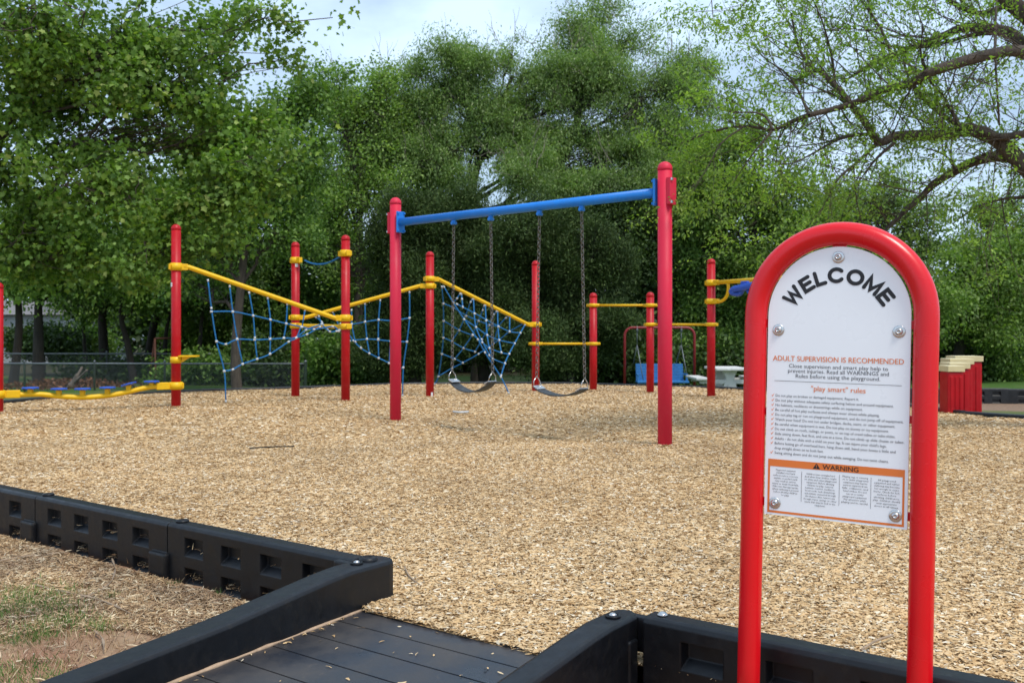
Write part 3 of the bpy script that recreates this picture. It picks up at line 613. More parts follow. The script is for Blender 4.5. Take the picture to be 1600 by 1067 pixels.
front = [[(150, 215), (215, 325), (290, 440), (385, 580), (435, 670), (545, 840), (600, 950)], [(712, 478), (680, 535), (640, 608), (602, 680), (573, 745), (547, 830)], [(270, 265), (275, 300), (280, 355)], [(355, 300), (360, 400), (372, 495), (415, 600)],
         [(437, 340), (442, 450), (450, 550), (465, 640), (490, 715)], [(522, 385), (525, 490), (533, 585), (548, 670)], [(607, 415), (605, 525)], [(240, 335), (365, 400), (445, 445), (530, 490), (605, 525), (680, 535)],
         [(290, 440), (372, 495), (450, 550), (533, 585), (640, 608)], [(350, 548), (415, 600), (465, 640), (548, 672), (602, 682)], [(410, 580), (465, 690), (490, 715), (573, 748)]]
back = [[(135, 215), (145, 330), (147, 450), (145, 567), (135, 680), (112, 835), (85, 890)], [(710, 465), (605, 525), (530, 585), (390, 680), (280, 742), (205, 780), (112, 835)], [(262, 262), (240, 295), (215, 325)], [(348, 300), (335, 320), (300, 415), (255, 515), (205, 590)],
        [(430, 345), (420, 375), (390, 450), (345, 550), (285, 640), (225, 715)], [(515, 385), (497, 405), (465, 480), (415, 580), (365, 665)], [(600, 415), (580, 430), (530, 490), (495, 608)], [(145, 330), (215, 360), (305, 415), (390, 450), (465, 480), (530, 490)],
        [(147, 450), (255, 515), (345, 550)], [(145, 567), (205, 595), (285, 640), (365, 665)], [(135, 680), (225, 715), (280, 742)]]
def dropf(k):
    def f(X, Y_, rope):
        yb = 436 + (X - 672) / (837 - 672) * 71; return k * max(0, Y_ - yb - 6) / 100 * .55
    return f
tst = pl(700, 560, pD, pE, .3); sgn = 1 if tst.y < pl(700, 560, pD, pE).y else -1
net('rope_net', front, o2, s2, pD, pE, dropf(sgn)); net('rope_net', back, o2, s2, pD, pE, dropf(-sgn))

# ------------------------------------------------------------------ welcome sign
Sr, Su, Sn = Vector((.855889, -.516948, -.014887)), None, None
th_, be_, ro_ = .5433, .0235, .0149
r0 = Vector((math.cos(th_), -math.sin(th_), 0)); n0 = Vector((-math.sin(th_), -math.cos(th_), 0)); u0 = Vector((0, 0, 1))
u1 = u0 * math.cos(be_) - n0 * math.sin(be_); n1 = n0 * math.cos(be_) + u0 * math.sin(be_)
Sr = r0 * math.cos(ro_) - u1 * math.sin(ro_); Su = u1 * math.cos(ro_) + r0 * math.sin(ro_); Sn = n1
SC = Vector((.8488, 2.5037, H0))
def sp(u, v, n_=0.0): return SC + Sr * u + Su * v + Sn * n_
sg_ = empty('welcome_sign', sp(0, -1.12), 'white welcome board in a bright red arched tube frame beside the ramp', 'sign')
m = MB(); TR = .0302; rc = .215
path = [sp(-rc, -1.22)] + [sp(-rc, v) for v in (-.9, -.5, -.2, .0)] + [sp(rc * math.cos(a), .039 + rc * math.sin(a) * 1.0) for a in np.linspace(PI, 0, 40)] + [sp(rc, v) for v in (.0, -.2, -.5, -.9)] + [sp(rc, -1.22)]
m.tube(path, TR, 28); fr = m.build('frame', M['red_sign'], sg_)
for u, v, w_, h_ in ((-.181, .018, .012, .022), (.183, .018, .016, .022), (-.181, -.4627, .012, .022), (.183, -.4627, .016, .022), (0, .200, .024, .03), (-.181, -.22, .010, .02), (.183, -.22, .016, .02)):
    m = MB(); Ms = Matrix((Sr, Su, Sn)).transposed(); m.box(sp(u, v + (0 if u else .016), -.006), (w_ + .012, h_, .008), Ms, .002); m.build('mounting_tab', M['red_sign'], fr)
def text_geo(body, size, align='CENTER', bold=0.0, res=2):
    cu = bpy.data.curves.new('t', 'FONT'); cu.body = body; cu.size = size; cu.align_x = align; cu.resolution_u = res; cu.offset = bold
    ob = bpy.data.objects.new('t', cu); COL.objects.link(ob); bpy.context.view_layer.update()
    me = bpy.data.meshes.new_from_object(ob.evaluated_get(bpy.context.evaluated_depsgraph_get())); vs = [v.co.copy() for v in me.vertices]; fs = [tuple(p.vertices) for p in me.polygons]
    bpy.data.objects.remove(ob); bpy.data.curves.remove(cu); bpy.data.meshes.remove(me); return vs, fs
FN = .0075
def put(m, body, u, v, size, width=None, align='CENTER', bold=0.0, ang=0.0, res=2, sx=None):
    vs, fs = text_geo(body, size, align, 0.0, res)
    if not vs: return
    xs_ = [q.x for q in vs]; k = sx if sx else ((width / (max(xs_) - min(xs_))) if width else 1)
    if width and align == 'LEFT': x_off = -min(xs_) * k
    elif width: x_off = -(max(xs_) + min(xs_)) / 2 * k
    else: x_off = 0
    ca, sa = math.cos(ang), math.sin(ang)
    for j, (du, dv) in enumerate([(0, 0), (bold * size * 20, 0), (0, bold * size * 14)] if bold > .0002 else [(0, 0)]):
        m.add([sp(u + du + (q.x * k + x_off) * ca - q.y * sa, v + dv + (q.x * k + x_off) * sa + q.y * ca, FN + j * .0001) for q in vs], fs)
# board with rounded top
pr = .180; outl = [(-pr, -.494), (pr, -.494)] + [(pr * math.cos(a), .039 + pr * math.sin(a)) for a in np.linspace(0, PI, 48)]
m = MB(); n_ = len(outl); m.add([sp(u, v, .0065) for u, v in outl] + [sp(u, v, -.0015) for u, v in outl], [tuple(range(n_)), tuple(reversed(range(n_, 2 * n_)))] + [(i, (i + 1) % n_ , n_ + (i + 1) % n_, n_ + i)[::-1] for i in range(n_)])
bd = m.build('board', M['panel'], sg_)
RB, cv = .131, -.006; SW = .0098; LH = .0318; m = MB(); arcp = lambda a0, a1, k: [(.5 + .5 * math.cos(R(a)), .5 + .5 * math.sin(R(a))) for a in np.linspace(a0, a1, k)]
GL = {'W': (1.12, [[(0, 1), (.27, 0), (.56, .86), (.85, 0), (1.12, 1)]]), 'E': (.70, [[(.68, 1), (0, 1), (0, 0), (.70, 0)], [(.10, .52), (.62, .52)]]), 'L': (.58, [[(0, 1), (0, 0), (.58, 0)]]),
      'C': (.95, [arcp(42, 318, 22)]), 'O': (1.0, [arcp(0, 360, 33)]), 'M': (.92, [[(0, 0), (0, 1), (.46, .12), (.92, 1), (.92, 0)]])}
def stroke(pts, f, lift):
    P_ = [Vector(p) for p in pts]; n_ = len(P_); closed = (P_[0] - P_[-1]).length < 1e-6; h_ = SW / 2; L_, R_ = [], []
    for i in range(n_):
        a = P_[i] - P_[i - 1] if i > 0 else (P_[-1] - P_[-2] if closed else P_[1] - P_[0]); b = P_[i + 1] - P_[i] if i < n_ - 1 else (P_[1] - P_[0] if closed else a)
        a.normalize(); b.normalize(); nn = Vector((-a.y - b.y, a.x + b.x)).normalized(); c_ = max(.45, nn.dot(Vector((-a.y, a.x)))); L_.append(P_[i] + nn * h_ / c_); R_.append(P_[i] - nn * h_ / c_)
    m.add([f(p, lift) for p in L_] + [f(p, lift) for p in R_], [(i, n_ + i, n_ + i + 1, i + 1) for i in range(n_ - 1)])
    if not closed:
        for p, q_ in ((P_[0], P_[0] - P_[1]), (P_[-1], P_[-1] - P_[-2])):
            a0 = math.atan2(q_.y, q_.x); m.add([f(p + Vector((math.cos(a0 + t), math.sin(a0 + t))) * h_, lift) for t in np.linspace(-PI / 2, PI / 2, 8)], [tuple(range(8))])
word = 'WELCOME'; gap_ = .38; tot = sum(GL[c][0] for c in word) + gap_ * 6; span = R(114); acc = 0
for c in word:
    wd_, st_ = GL[c]; an = R(.3) + span / 2 - span * (acc + wd_ / 2) / tot; acc += wd_ + gap_
    ca, sa = math.cos(an), math.sin(an); bx_, by_ = -(RB + .0038) * sa, cv + (RB + .0038) * ca
    for j, pts in enumerate(st_):
        stroke([((x - wd_ / 2) * LH * 1.10, y * LH) for x, y in pts], lambda p, l_: sp(bx_ + p.x * ca - p.y * sa, by_ + p.x * sa + p.y * ca, FN + l_), j * .0001)
m.build('welcome_lettering', M['ink'], bd)
m = MB(); put(m, 'ADULT SUPERVISION IS RECOMMENDED', 0, -.0820, .0195, .330, bold=.0005, res=3); m.build('recommendation_lettering', M['orange'], bd); m = MB(); put(m, '"play smart" rules', .006, -.1585, .0185, .137, bold=.0004, res=3)
m.build('play_smart_lettering', M['orange'], bd)
m = MB()
for s_t, v, wd in (('Close supervision and smart play help to', -.0995, .250), ('prevent injuries. Read all WARNINGS and', -.1125, .254), ('Rules before using the playground.', -.1258, .213)): put(m, s_t, .003, v, .0145, wd, bold=.0002)
m.add([sp(u, v, FN) for u, v in ((-.160, -.1362), (.161, -.1362), (.161, -.1351), (-.160, -.1351))], [(0, 1, 2, 3)])
m.build('subheading_lettering', M['grey_ink'], bd)
rules = [('Do not play on broken or damaged equipment. Report it.', .214), ('Do not play without adequate safety surfacing below and around equipment.', .298), ('No helmets, necklaces or drawstrings while on equipment.', .224), ('Be careful of hot play surfaces and always wear shoes while playing.', .265),
         ('Do not play tag or run on playground equipment, and do not jump off of equipment.', .322), ('Watch your head! Do not run under bridges, decks, stairs, or other equipment.', .303), ('Be careful when equipment is wet. Do not play on snowy or icy equipment.', .288), ('Do not climb on roofs, railings, or posts, or on top of crawl tubes or tube slides.', .304),
         ('Slide sitting down, feet first, and one at a time. Do not climb up slide chutes or tubes.', .325), ('Adults - do not slide with a child on your lap. It can injure your child\'s legs.', .283), ('Before letting go of overhead bars, hang down still, bend your knees a little and', .305), ('drop straight down on to both feet.', .128), ('Swing sitting down and do not jump out while swinging. Do not twist chains.', .289)]
m = MB(); mc = MB()
for i, (s_t, wd) in enumerate(rules):
    v = -.1758 - i * .01275; put(m, s_t, -.1555, v - .0025, .0098, wd, 'LEFT', bold=.00012)
    if i != 11:
        a = [(-.1665, v + .002), (-.1645, v - .0025), (-.1635, v - .0018), (-.1592, v + .0052), (-.1600, v + .0056), (-.1643, v - .0002), (-.1655, v + .0028)]; mc.add([sp(x, y, FN) for x, y in a], [(0, 1, 5, 6), (1, 2, 3, 4, 5)])
m.build('rules_lettering', M['grey_ink'], bd); mc.build('check_marks', M['orange'], bd)
m = MB(); q = lambda u0, u1_, v0, v1: m.add([sp(u0, v0, FN - .0004), sp(u1_, v0, FN - .0004), sp(u1_, v1, FN - .0004), sp(u0, v1, FN - .0004)], [(0, 1, 2, 3)])
q(-.172, .1725, -.3645, -.3455); q(-.172, -.1665, -.4885, -.3645); q(.1675, .1725, -.4885, -.3645); q(-.1665, .1675, -.4885, -.4825); m.build('warning_band', M['orange'], bd)
m = MB(); put(m, 'WARNING', .016, -.3615, .0175, .090, bold=.0008, res=3)
m.add([sp(u, v, FN) for u, v in ((-.054, -.3622), (-.035, -.3622), (-.0445, -.3475))], [(0, 1, 2)]); m.build('warning_lettering', M['ink'], bd)
m = MB(); m.add([sp(u, v, FN + .0003) for u, v in ((-.0450, -.3585), (-.0440, -.3585), (-.0437, -.352), (-.0453, -.352))] + [sp(u, v, FN + .0003) for u, v in ((-.0452, -.3608), (-.0438, -.3608), (-.0438, -.3595), (-.0452, -.3595))], [(0, 1, 2, 3), (4, 5, 6, 7)]); m.build('warning_mark', M['orange'], bd)
colst = [(-.1245, ['Playground equipment', 'installed over hard', 'surfaces such as concrete,', 'asphalt, or packed earth', 'may result in serious', 'injury or death from falls.', 'Make sure that appropriate', 'safety surfacing is present', 'before allowing children', 'to play.'], -.3755, .070),
         (-.0340, ['Children have strangled and', 'died when their clothes caught', 'on slides and other playground', 'equipment. Before allowing', 'children to play, remove:', 'helmets, scarves, necklaces,', 'hood cords, neck drawstrings', 'and mittens connected through', 'the sleeves. Also remove any', 'foreign ropes, strings or other', 'items that may be tied to the', 'equipment.'], -.3790, .084),
         (.0535, ['Playing tag or running', 'on or under playground', 'equipment may lead to', 'serious injuries from', 'falls, collisions, and', 'head strikes. Do not', 'run on or under', 'playground equipment.', 'Pay attention while', 'playing and be careful.'], -.3770, .066),
         (.1300, ['All playground', 'equipment and rubber', 'surfacing may become', 'hot enough to cause', 'burns. Check for hot', 'surfaces before', 'allowing children to', 'play. Children should', 'wear appropriate', 'shoes at all times.'], -.3785, .064)]
m = MB()
for u, lines, v0, wm in colst:
    ml = max(len(x) for x in lines)
    for i, s_t in enumerate(lines): put(m, s_t, u, v0 - i * .0073, .0066, wm * len(s_t) / ml, bold=.0001, res=1)
for u in (-.0824, .0143, .0922): m.add([sp(a, b, FN) for a, b in ((u - .0004, -.4515), (u + .0004, -.4515), (u + .0004, -.3720), (u - .0004, -.3720))], [(0, 1, 2, 3)])
m.build('warning_text', M['grey_ink'], bd)
for u, v in ((-.1521, 0), (.1521, 0), (-.1521, -.4627), (.1521, -.4627), (0, .1914)):
    Ms = Matrix((Sr, Su, Sn)).transposed(); m = MB(); m.lathe(sp(u, v, .0066), [(.0155, 0), (.0155, .0016), (.0145, .0022), (.0100, .0024)], 24, Ms)
    m.lathe(sp(u, v, .0089), [(.0095, 0), (.0092, .0022), (.0075, .0046), (.0048, .0060), (.0040, .0060), (.0036, .0035), (.0006, .0035)], 24, Ms); bo = m.build('panel_bolt', M['steel'], bd)

# ------------------------------------------------------------------ glider bench, picnic table, pods, fence, building
By = 26.5; bz = float(terr(0, By))
fx0, fx1 = (976 - 800) / F * By, (1085 - 800) / F * By; ft = px(1030, 512, By).z
gb = empty('bench_swing', ((fx0 + fx1) / 2, By, bz), 'blue slatted bench swing hung in a dark red pipe arch far behind the posts', 'bench swing')
def arch(yy):
    m = MB(); rr = .22; pts = [(fx0, yy, bz - .1), (fx0, yy, ft - rr)] + [(fx0 + rr - rr * math.cos(a), yy, ft - rr + rr * math.sin(a)) for a in np.linspace(.2, PI / 2, 6)] + [(fx1 - rr + rr * math.sin(a), yy, ft - rr + rr * math.cos(a)) for a in np.linspace(0, PI / 2 - .2, 6)] + [(fx1, yy, ft - rr), (fx1, yy, bz - .1)]
    m.tube(pts, .038, 12); return m
arch(By).build('pipe_arch', M['dark_red'], gb)
sx0, sx1 = (992 - 800) / F * By, (1072 - 800) / F * By; zt, zb = px(0, 568, By).z, px(0, 596, By).z
m = MB()
for i in range(6): z = zb + .05 + i * (zt - zb - .05) / 5.6; m.box(((sx0 + sx1) / 2, By + .14 + i * .02, z), (sx1 - sx0 - .1, .03, .075), None, .006)
for i in range(4): m.box(((sx0 + sx1) / 2 + .03, By - .28 + i * .115, zb), (sx1 - sx0, .10, .05), None, .008)
for x in (sx0 + .05, sx1 - .03): m.box((x, By - .10, zb + .20), (.05, .42, .05), None, .01); m.box((x, By - .27, zb + .09), (.05, .06, .22), None, .01)
m.build('slatted_seat', M['bench_blue'], gb)
for x, xe in (((995.5 - 800) / F * By, sx0), ((1064.5 - 800) / F * By, sx1)):
    m = MB(); zj = px(0, 539, By).z; m.tube([(x, By, ft), (x, By, zj)], .012, 6); m.tube([(x, By, zj), (xe - .02 if xe == sx0 else xe - .25, By + .2, zt)], .012, 6); m.tube([(x, By, zj), (x + .13, By - .28, zb + .05)], .012, 6); m.tube([(x, By, ft + .03), (x, By, ft - .13)], .035, 8); m.build('hanging_chain', M['galv'], gb)
Ty = 24.0; tz = px(0, 575, Ty).z; zg = float(terr(0, Ty)); tx = px(1142, 0, Ty).x
pt_ = empty('picnic_table', (tx, Ty, zg), 'pale concrete picnic table with pedestal leg and attached benches beyond the chips', 'picnic table')
m = MB(); m.box((tx + .02, Ty + .6, tz - .03), (.84, 1.5, .06), None, .015); m.build('table_top', M['concrete'], pt_)
for s_, w_ in ((-1, 0), (1, 0)):
    m = MB(); m.box((tx + s_ * .70, Ty + .7, px(0, 592, Ty).z), (.34, 1.5, .055), None, .012); m.build('bench', M['concrete'], pt_)
for yy in (.15, 1.25):
    m = MB(); pf = [(.20, zg - .1), (.20, zg + .05), (.10, (tz + zg) / 2 + .1), (.19, tz - .065)]; vs = []
    for dy in (-.07, .07):
        vs += [(tx - a, Ty + yy + dy, z) for a, z in pf] + [(tx + a, Ty + yy + dy, z) for a, z in reversed(pf)]
    m.add(vs, [tuple(range(8)), tuple(reversed(range(8, 16)))] + [(i, (i + 1) % 8, 8 + (i + 1) % 8, 8 + i)[::-1] for i in range(8)])
    m.box((tx, Ty + yy, px(0, 595, Ty).z - .03), (1.5, .10, .10), None, .01); m.build('pedestal', M['concrete'], pt_)
# stepped red pods
zp = -.28
pods = [(1486.5, 571, 25, 12.1), (1492, 566.5, 31, 12.45), (1495.5, 560, 36, 12.8), (1507, 556, 42, 13.15)]
pl_lab = ['shortest and nearest red pod with a cream cap beside the sign post', 'second shortest red pod with a cream cap in the stepped row', 'second tallest red pod with a cream cap in the stepped row', 'tallest and farthest red pod with a cream cap in the stepped row']
for (x, y, w_, Y_), lb in zip(pods, pl_lab):
    c = px(x, y, Y_); W_ = w_ / F * Y_; e = empty('stepping_pod', (c.x, Y_, zp), lb, 'stepping pod', 'red pods with cream caps in the lower pit')
    hh = c.z - zp; ch = .075; m = MB(); m.box((c.x, Y_, zp + (hh - ch) / 2), (W_, .26, hh - ch), None, .03)
    for k in range(3): m.box((c.x - W_ / 2 + W_ * (k + .75) / 3.5, Y_ - .128, zp + (hh - ch) / 2), (.03, .02, hh - ch - .12), None, .008)
    m.build('body', M['red'], e)
    m = MB(); m.box((c.x, Y_, c.z - ch / 2), (W_ * 1.04, .29, ch), None, .006); m.build('cap', M['cream'], e)
    m = MB(); m.box((c.x + W_ * .18, Y_ - .132, zp + .13), (.035, .012, .03), None, .006); m.build('bolt_hole', M['ink'], e)
# chain link fence
def chainfence(X0, X1, Y0, Y1, hgt, label, step=.075, posts=6, endp=True):
    A = Vector((X0, Y0, 0)); B = Vector((X1, Y1, 0)); L_ = (B - A).length; d = (B - A).normalized(); g0 = lambda p: float(terr(p.x, p.y)) + .02
    e = empty('chain_link_fence', ((X0 + X1) / 2, (Y0 + Y1) / 2, float(terr(0, (Y0 + Y1) / 2))), label, 'fence')
    ztop = g0(A) * .5 + g0(B) * .5 + hgt
    V, L2, Sz = [], [], []; m = MB()
    n_ = int(L_ / step); zb_ = ztop - hgt + .03; hh = ztop - zb_
    for i in range(-int(hh / step) - 1, n_ + 1):
        for sg in (1, -1):
            s0 = i * step; s1 = s0 + hh; a_, b_ = (s0, s1); z0, z1 = (zb_, ztop) if sg > 0 else (ztop, zb_)
            t0 = max(0, -a_ / hh); t1 = min(1, (L_ - a_) / hh)
            if t1 <= t0: continue
            p = A + d * (a_ + hh * t0) + Vector((0, 0, z0 + (z1 - z0) * t0)); q_ = A + d * (a_ + hh * t1) + Vector((0, 0, z0 + (z1 - z0) * t1)); m.tube([p, q_], .0022, 3, False, False)
    m.build('wire_mesh', M['galv'], e)
    m = MB(); m.tube([A + Vector((0, 0, ztop)), B + Vector((0, 0, ztop))], .024, 8); m.build('top_rail', M['galv'], e)
    for i in range(posts):
        p = A.lerp(B, i / (posts - 1)); rr = .042 if i in (0, posts - 1) else .028; m = MB(); m.lathe((p.x, p.y, 0), [(rr, g0(p) - .2), (rr, ztop + .05), (rr * 1.25, ztop + .06), (rr * .8, ztop + .09), (.004, ztop + .1)], 12); m.build('fence_post', M['galv'], e)
chainfence(-17.5, -5.72, 26.8, 26.6, .78, 'grey chain link fence with top rail behind the left net, ending at a corner post', posts=7)
chainfence(-18.0, -6.9, 32.2, 32.0, 1.0, 'second chain link fence glimpsed just above and behind the first', .11, posts=6)
# pale house beyond the trees
Hy = 55.0; hz = float(terr(0, Hy)); hx0, hx1 = (-60 - 800) / F * Hy, (138 - 800) / F * Hy; hzt = px(0, 492, Hy).z
hb = empty('white_building', ((hx0 + hx1) / 2, Hy + 3, hz), 'white sided building glimpsed through the trees at far left', 'building')
m = MB(); m.box(((hx0 + hx1) / 2, Hy + 3, (hz + hzt) / 2 - .2), (hx1 - hx0, 6, hzt - hz + .4))
for i in range(11): m.box(((hx0 + hx1) / 2, Hy - .01, hz + .1 + i * .235), (hx1 - hx0 - .02, .03, .21), Matrix.Rotation(.06, 3, 'X'))
m.build('wall', M['white_wall'], hb)
m = MB(); m.add([(hx0 - .4, Hy - .4, hzt + .01), (hx1 + .4, Hy - .4, hzt + .01), (hx1 + .4, Hy + 6.4, hzt + .01), (hx0 - .4, Hy + 6.4, hzt + .01), (hx0 - .4, Hy + 3, hzt + .9), (hx1 + .4, Hy + 3, hzt + .9)], [(0, 1, 5, 4), (3, 4, 5, 2), (0, 4, 3), (1, 2, 5), (0, 3, 2, 1)]); m.build('roof', M['roof'], hb)
for x in (.3, .62): m = MB(); m.box((hx0 + (hx1 - hx0) * x, Hy - .05, hz + 1.5), (1.0, .06, 1.1), None, .01); m.build('window', M['roof'], hb)
# rusty A-frame swing remains behind the fence
Ry = 30.5; rz_ = float(terr(0, Ry)); e = empty('rusty_frame', (px(255, 0, Ry).x, Ry, rz_), 'old rusty metal swing frame among the trees behind the left red post', 'metal frame')
m = MB(); T0 = px(242, 529, Ry); T1 = px(275, 528, Ry + 1.2); m.tube([T0, T1], .035, 8); m.build('top_bar', M['rust'], e)
for T_, ps_ in ((T0, (-.35, .1)), (T1, (-.3, .25))):
    for dx in ps_: m = MB(); m.tube([T_, (T_.x + dx, T_.y + (.35 if dx < 0 else -.2), rz_ - .1)], .032, 8); m.build('leg', M['rust'], e)

# ------------------------------------------------------------------ trees
TMPL = {
 'oval': (np.array([(0, 0, 0), (.5, .35, .1), (.40, .72, .1), (0, 1, 0), (-.40, .72, .1), (-.5, .35, .1)]), [(0, 1, 2, 3), (0, 3, 4, 5)]),
 'maple': (np.array([(0, 0, 0), (.40, .02, .1), (.36, .26, .1), (.62, .46, .14), (.28, .58, .06), (0, 1, 0), (-.28, .58, .06), (-.62, .46, .14), (-.36, .26, .1), (-.40, .02, .1)]), [(0, 1, 2, 3, 4, 5), (0, 5, 6, 7, 8, 9)]),
 'rhomb': (np.array([(0, 0, 0), (.5, .45, 0), (0, 1, 0), (-.5, .45, 0)]), [(0, 1, 2, 3)]),
 'spray': (np.array([(0, 0, 0), (.5, .6, .05), (.1, 1, 0), (-.45, .5, -.05)]), [(0, 1, 2, 3)]),
}
def leaves(name, C_, A_, Nn, L_, W_, tmpl):
    n = len(C_); A_ = A_ / (np.linalg.norm(A_, axis=1)[:, None] + 1e-9); Sd = np.cross(A_, Nn); Sd /= (np.linalg.norm(Sd, axis=1)[:, None] + 1e-9); U = np.cross(Sd, A_)
    T, Fs = TMPL[tmpl]; k = len(T)
    V = C_[:, None, :] + Sd[:, None, :] * (T[None, :, 0, None] * W_[:, None, None]) + A_[:, None, :] * (T[None, :, 1, None] * L_[:, None, None]) + U[:, None, :] * (T[None, :, 2, None] * W_[:, None, None])
    b = np.arange(n)[:, None] * k; lp = np.concatenate([b + np.array(f)[None] for f in Fs], 1).ravel(); sz = np.tile([len(f) for f in Fs], n)
    return np_mesh(name, V.reshape(-1, 3), lp, sz)
def lobes_px(L, Y, base, depth=.8):
    o = []
    for l in L:
        x, y, rx, ry = l[:4]; dy = l[4] if len(l) > 4 else 0; c = px(x, y, Y + dy); k = (Y + dy) / F; o.append((c.x - base[0], c.y - base[1], c.z - base[2], rx * k, max(rx, ry) * k * depth, ry * k))
    return o
def clumps(lobes, n, r, gap=.15, shell=.45, freq=1.6, seed=0, keep=.15, sub=9):
    own = []; sl = []
    for i, l in enumerate(lobes):
        sl.append((l[0], l[1], l[2], l[3] * .62, l[4] * .62, l[5] * .62)); own.append(i)
        for _ in range(sub):
            v = r.normal(size=3); v /= np.linalg.norm(v); q = r.uniform(.55, .95); k = r.uniform(.22, .46)
            sl.append((l[0] + v[0] * l[3] * q, l[1] + v[1] * l[4] * q, l[2] + v[2] * l[5] * q, l[3] * k, l[4] * k, l[5] * k * r.uniform(.7, 1.2))); own.append(i)
    lobes = sl; own = np.array(own)
    vol = np.array([l[3] * l[5] * (l[3] + l[5]) for l in lobes]) ** .8; idx = r.choice(len(lobes), n * 2, p=vol / vol.sum()); Lb = np.array(lobes)[idx]
    d = r.normal(size=(n * 2, 3)); d /= np.linalg.norm(d, axis=1)[:, None]; rad = r.uniform(0, 1, n * 2) ** shell
    ph = np.sin(d[:, 0] * 3.1 + idx) * np.sin(d[:, 1] * 2.7 + idx * 2) + np.sin(d[:, 2] * 4.3 + idx * 3)
    rad = rad * (1 + .14 * ph); C_ = Lb[:, :3] + d * Lb[:, 3:] * rad[:, None]
    g_ = np.sin(C_[:, 0] * freq + seed) * np.sin(C_[:, 1] * freq * .9 + 2 * seed) * np.sin(C_[:, 2] * freq * 1.1 + 3 * seed)
    k = g_ > -1 + gap * 2.2 - r.uniform(0, .25, n * 2); k |= r.uniform(0, 1, n * 2) < keep
    C_, d, rad, idx = C_[k][:n], d[k][:n], rad[k][:n], own[idx[k][:n]]; return C_, d, rad, idx
def crown_mesh(name, lobes, n, per, rc, leaf, tmpl, seed, droop=.3, gap=.15, shell=.45, freq=1.6, flat=.6, up=.9, aspect=.6, keep=.15, sub=9):
    r = np.random.default_rng(seed); C_, d, rad, idx = clumps(lobes, n, r, gap, shell, freq, seed, keep, sub); n = len(C_)
    sc = r.uniform(.55, 1.35, n); off = r.normal(size=(n, per, 3)) * np.array([1, 1, flat]) * rc * .55 * sc[:, None, None]
    # clumps are elongated along their own shoot direction
    sh = d * .6 + r.normal(0, .45, (n, 3)); sh[:, 2] -= droop * .6; sh /= np.linalg.norm(sh, axis=1)[:, None]; t = r.uniform(-1, 1, (n, per, 1)); off = off + sh[:, None, :] * t * rc * 1.0 * sc[:, None, None]
    P_ = (C_[:, None, :] + off).reshape(-1, 3); m_ = len(P_)
    A_ = np.repeat(sh, per, 0) * .7 + r.normal(0, .7, (m_, 3)); A_[:, 2] -= droop; Nn = r.normal(0, .55, (m_, 3)); Nn[:, 2] += up; Ls = leaf * r.uniform(.6, 1.35, m_)
    return leaves(name, P_, A_, Nn, Ls, Ls * aspect, tmpl), C_, idx
def limb(m, a, b, r0, r1, rr, k=6, sag=0.0, wig=.08, n=6):
    a, b = Vector(a), Vector(b); L_ = (b - a).length; pts = []
    for i in range(n + 1):
        t = i / n; q_ = a.lerp(b, t); w_ = math.sin(PI * t) * L_ * wig if 0 < i < n else 0
        pts.append(q_ + Vector((rr.uniform(-1, 1), rr.uniform(-1, 1), rr.uniform(-1, 1))) * w_ + Vector((0, 0, sag * 4 * t * (1 - t) * L_)))
    m.tube(pts, [r0 + (r1 - r0) * (i / n) for i in range(n + 1)], k, False)
    return pts
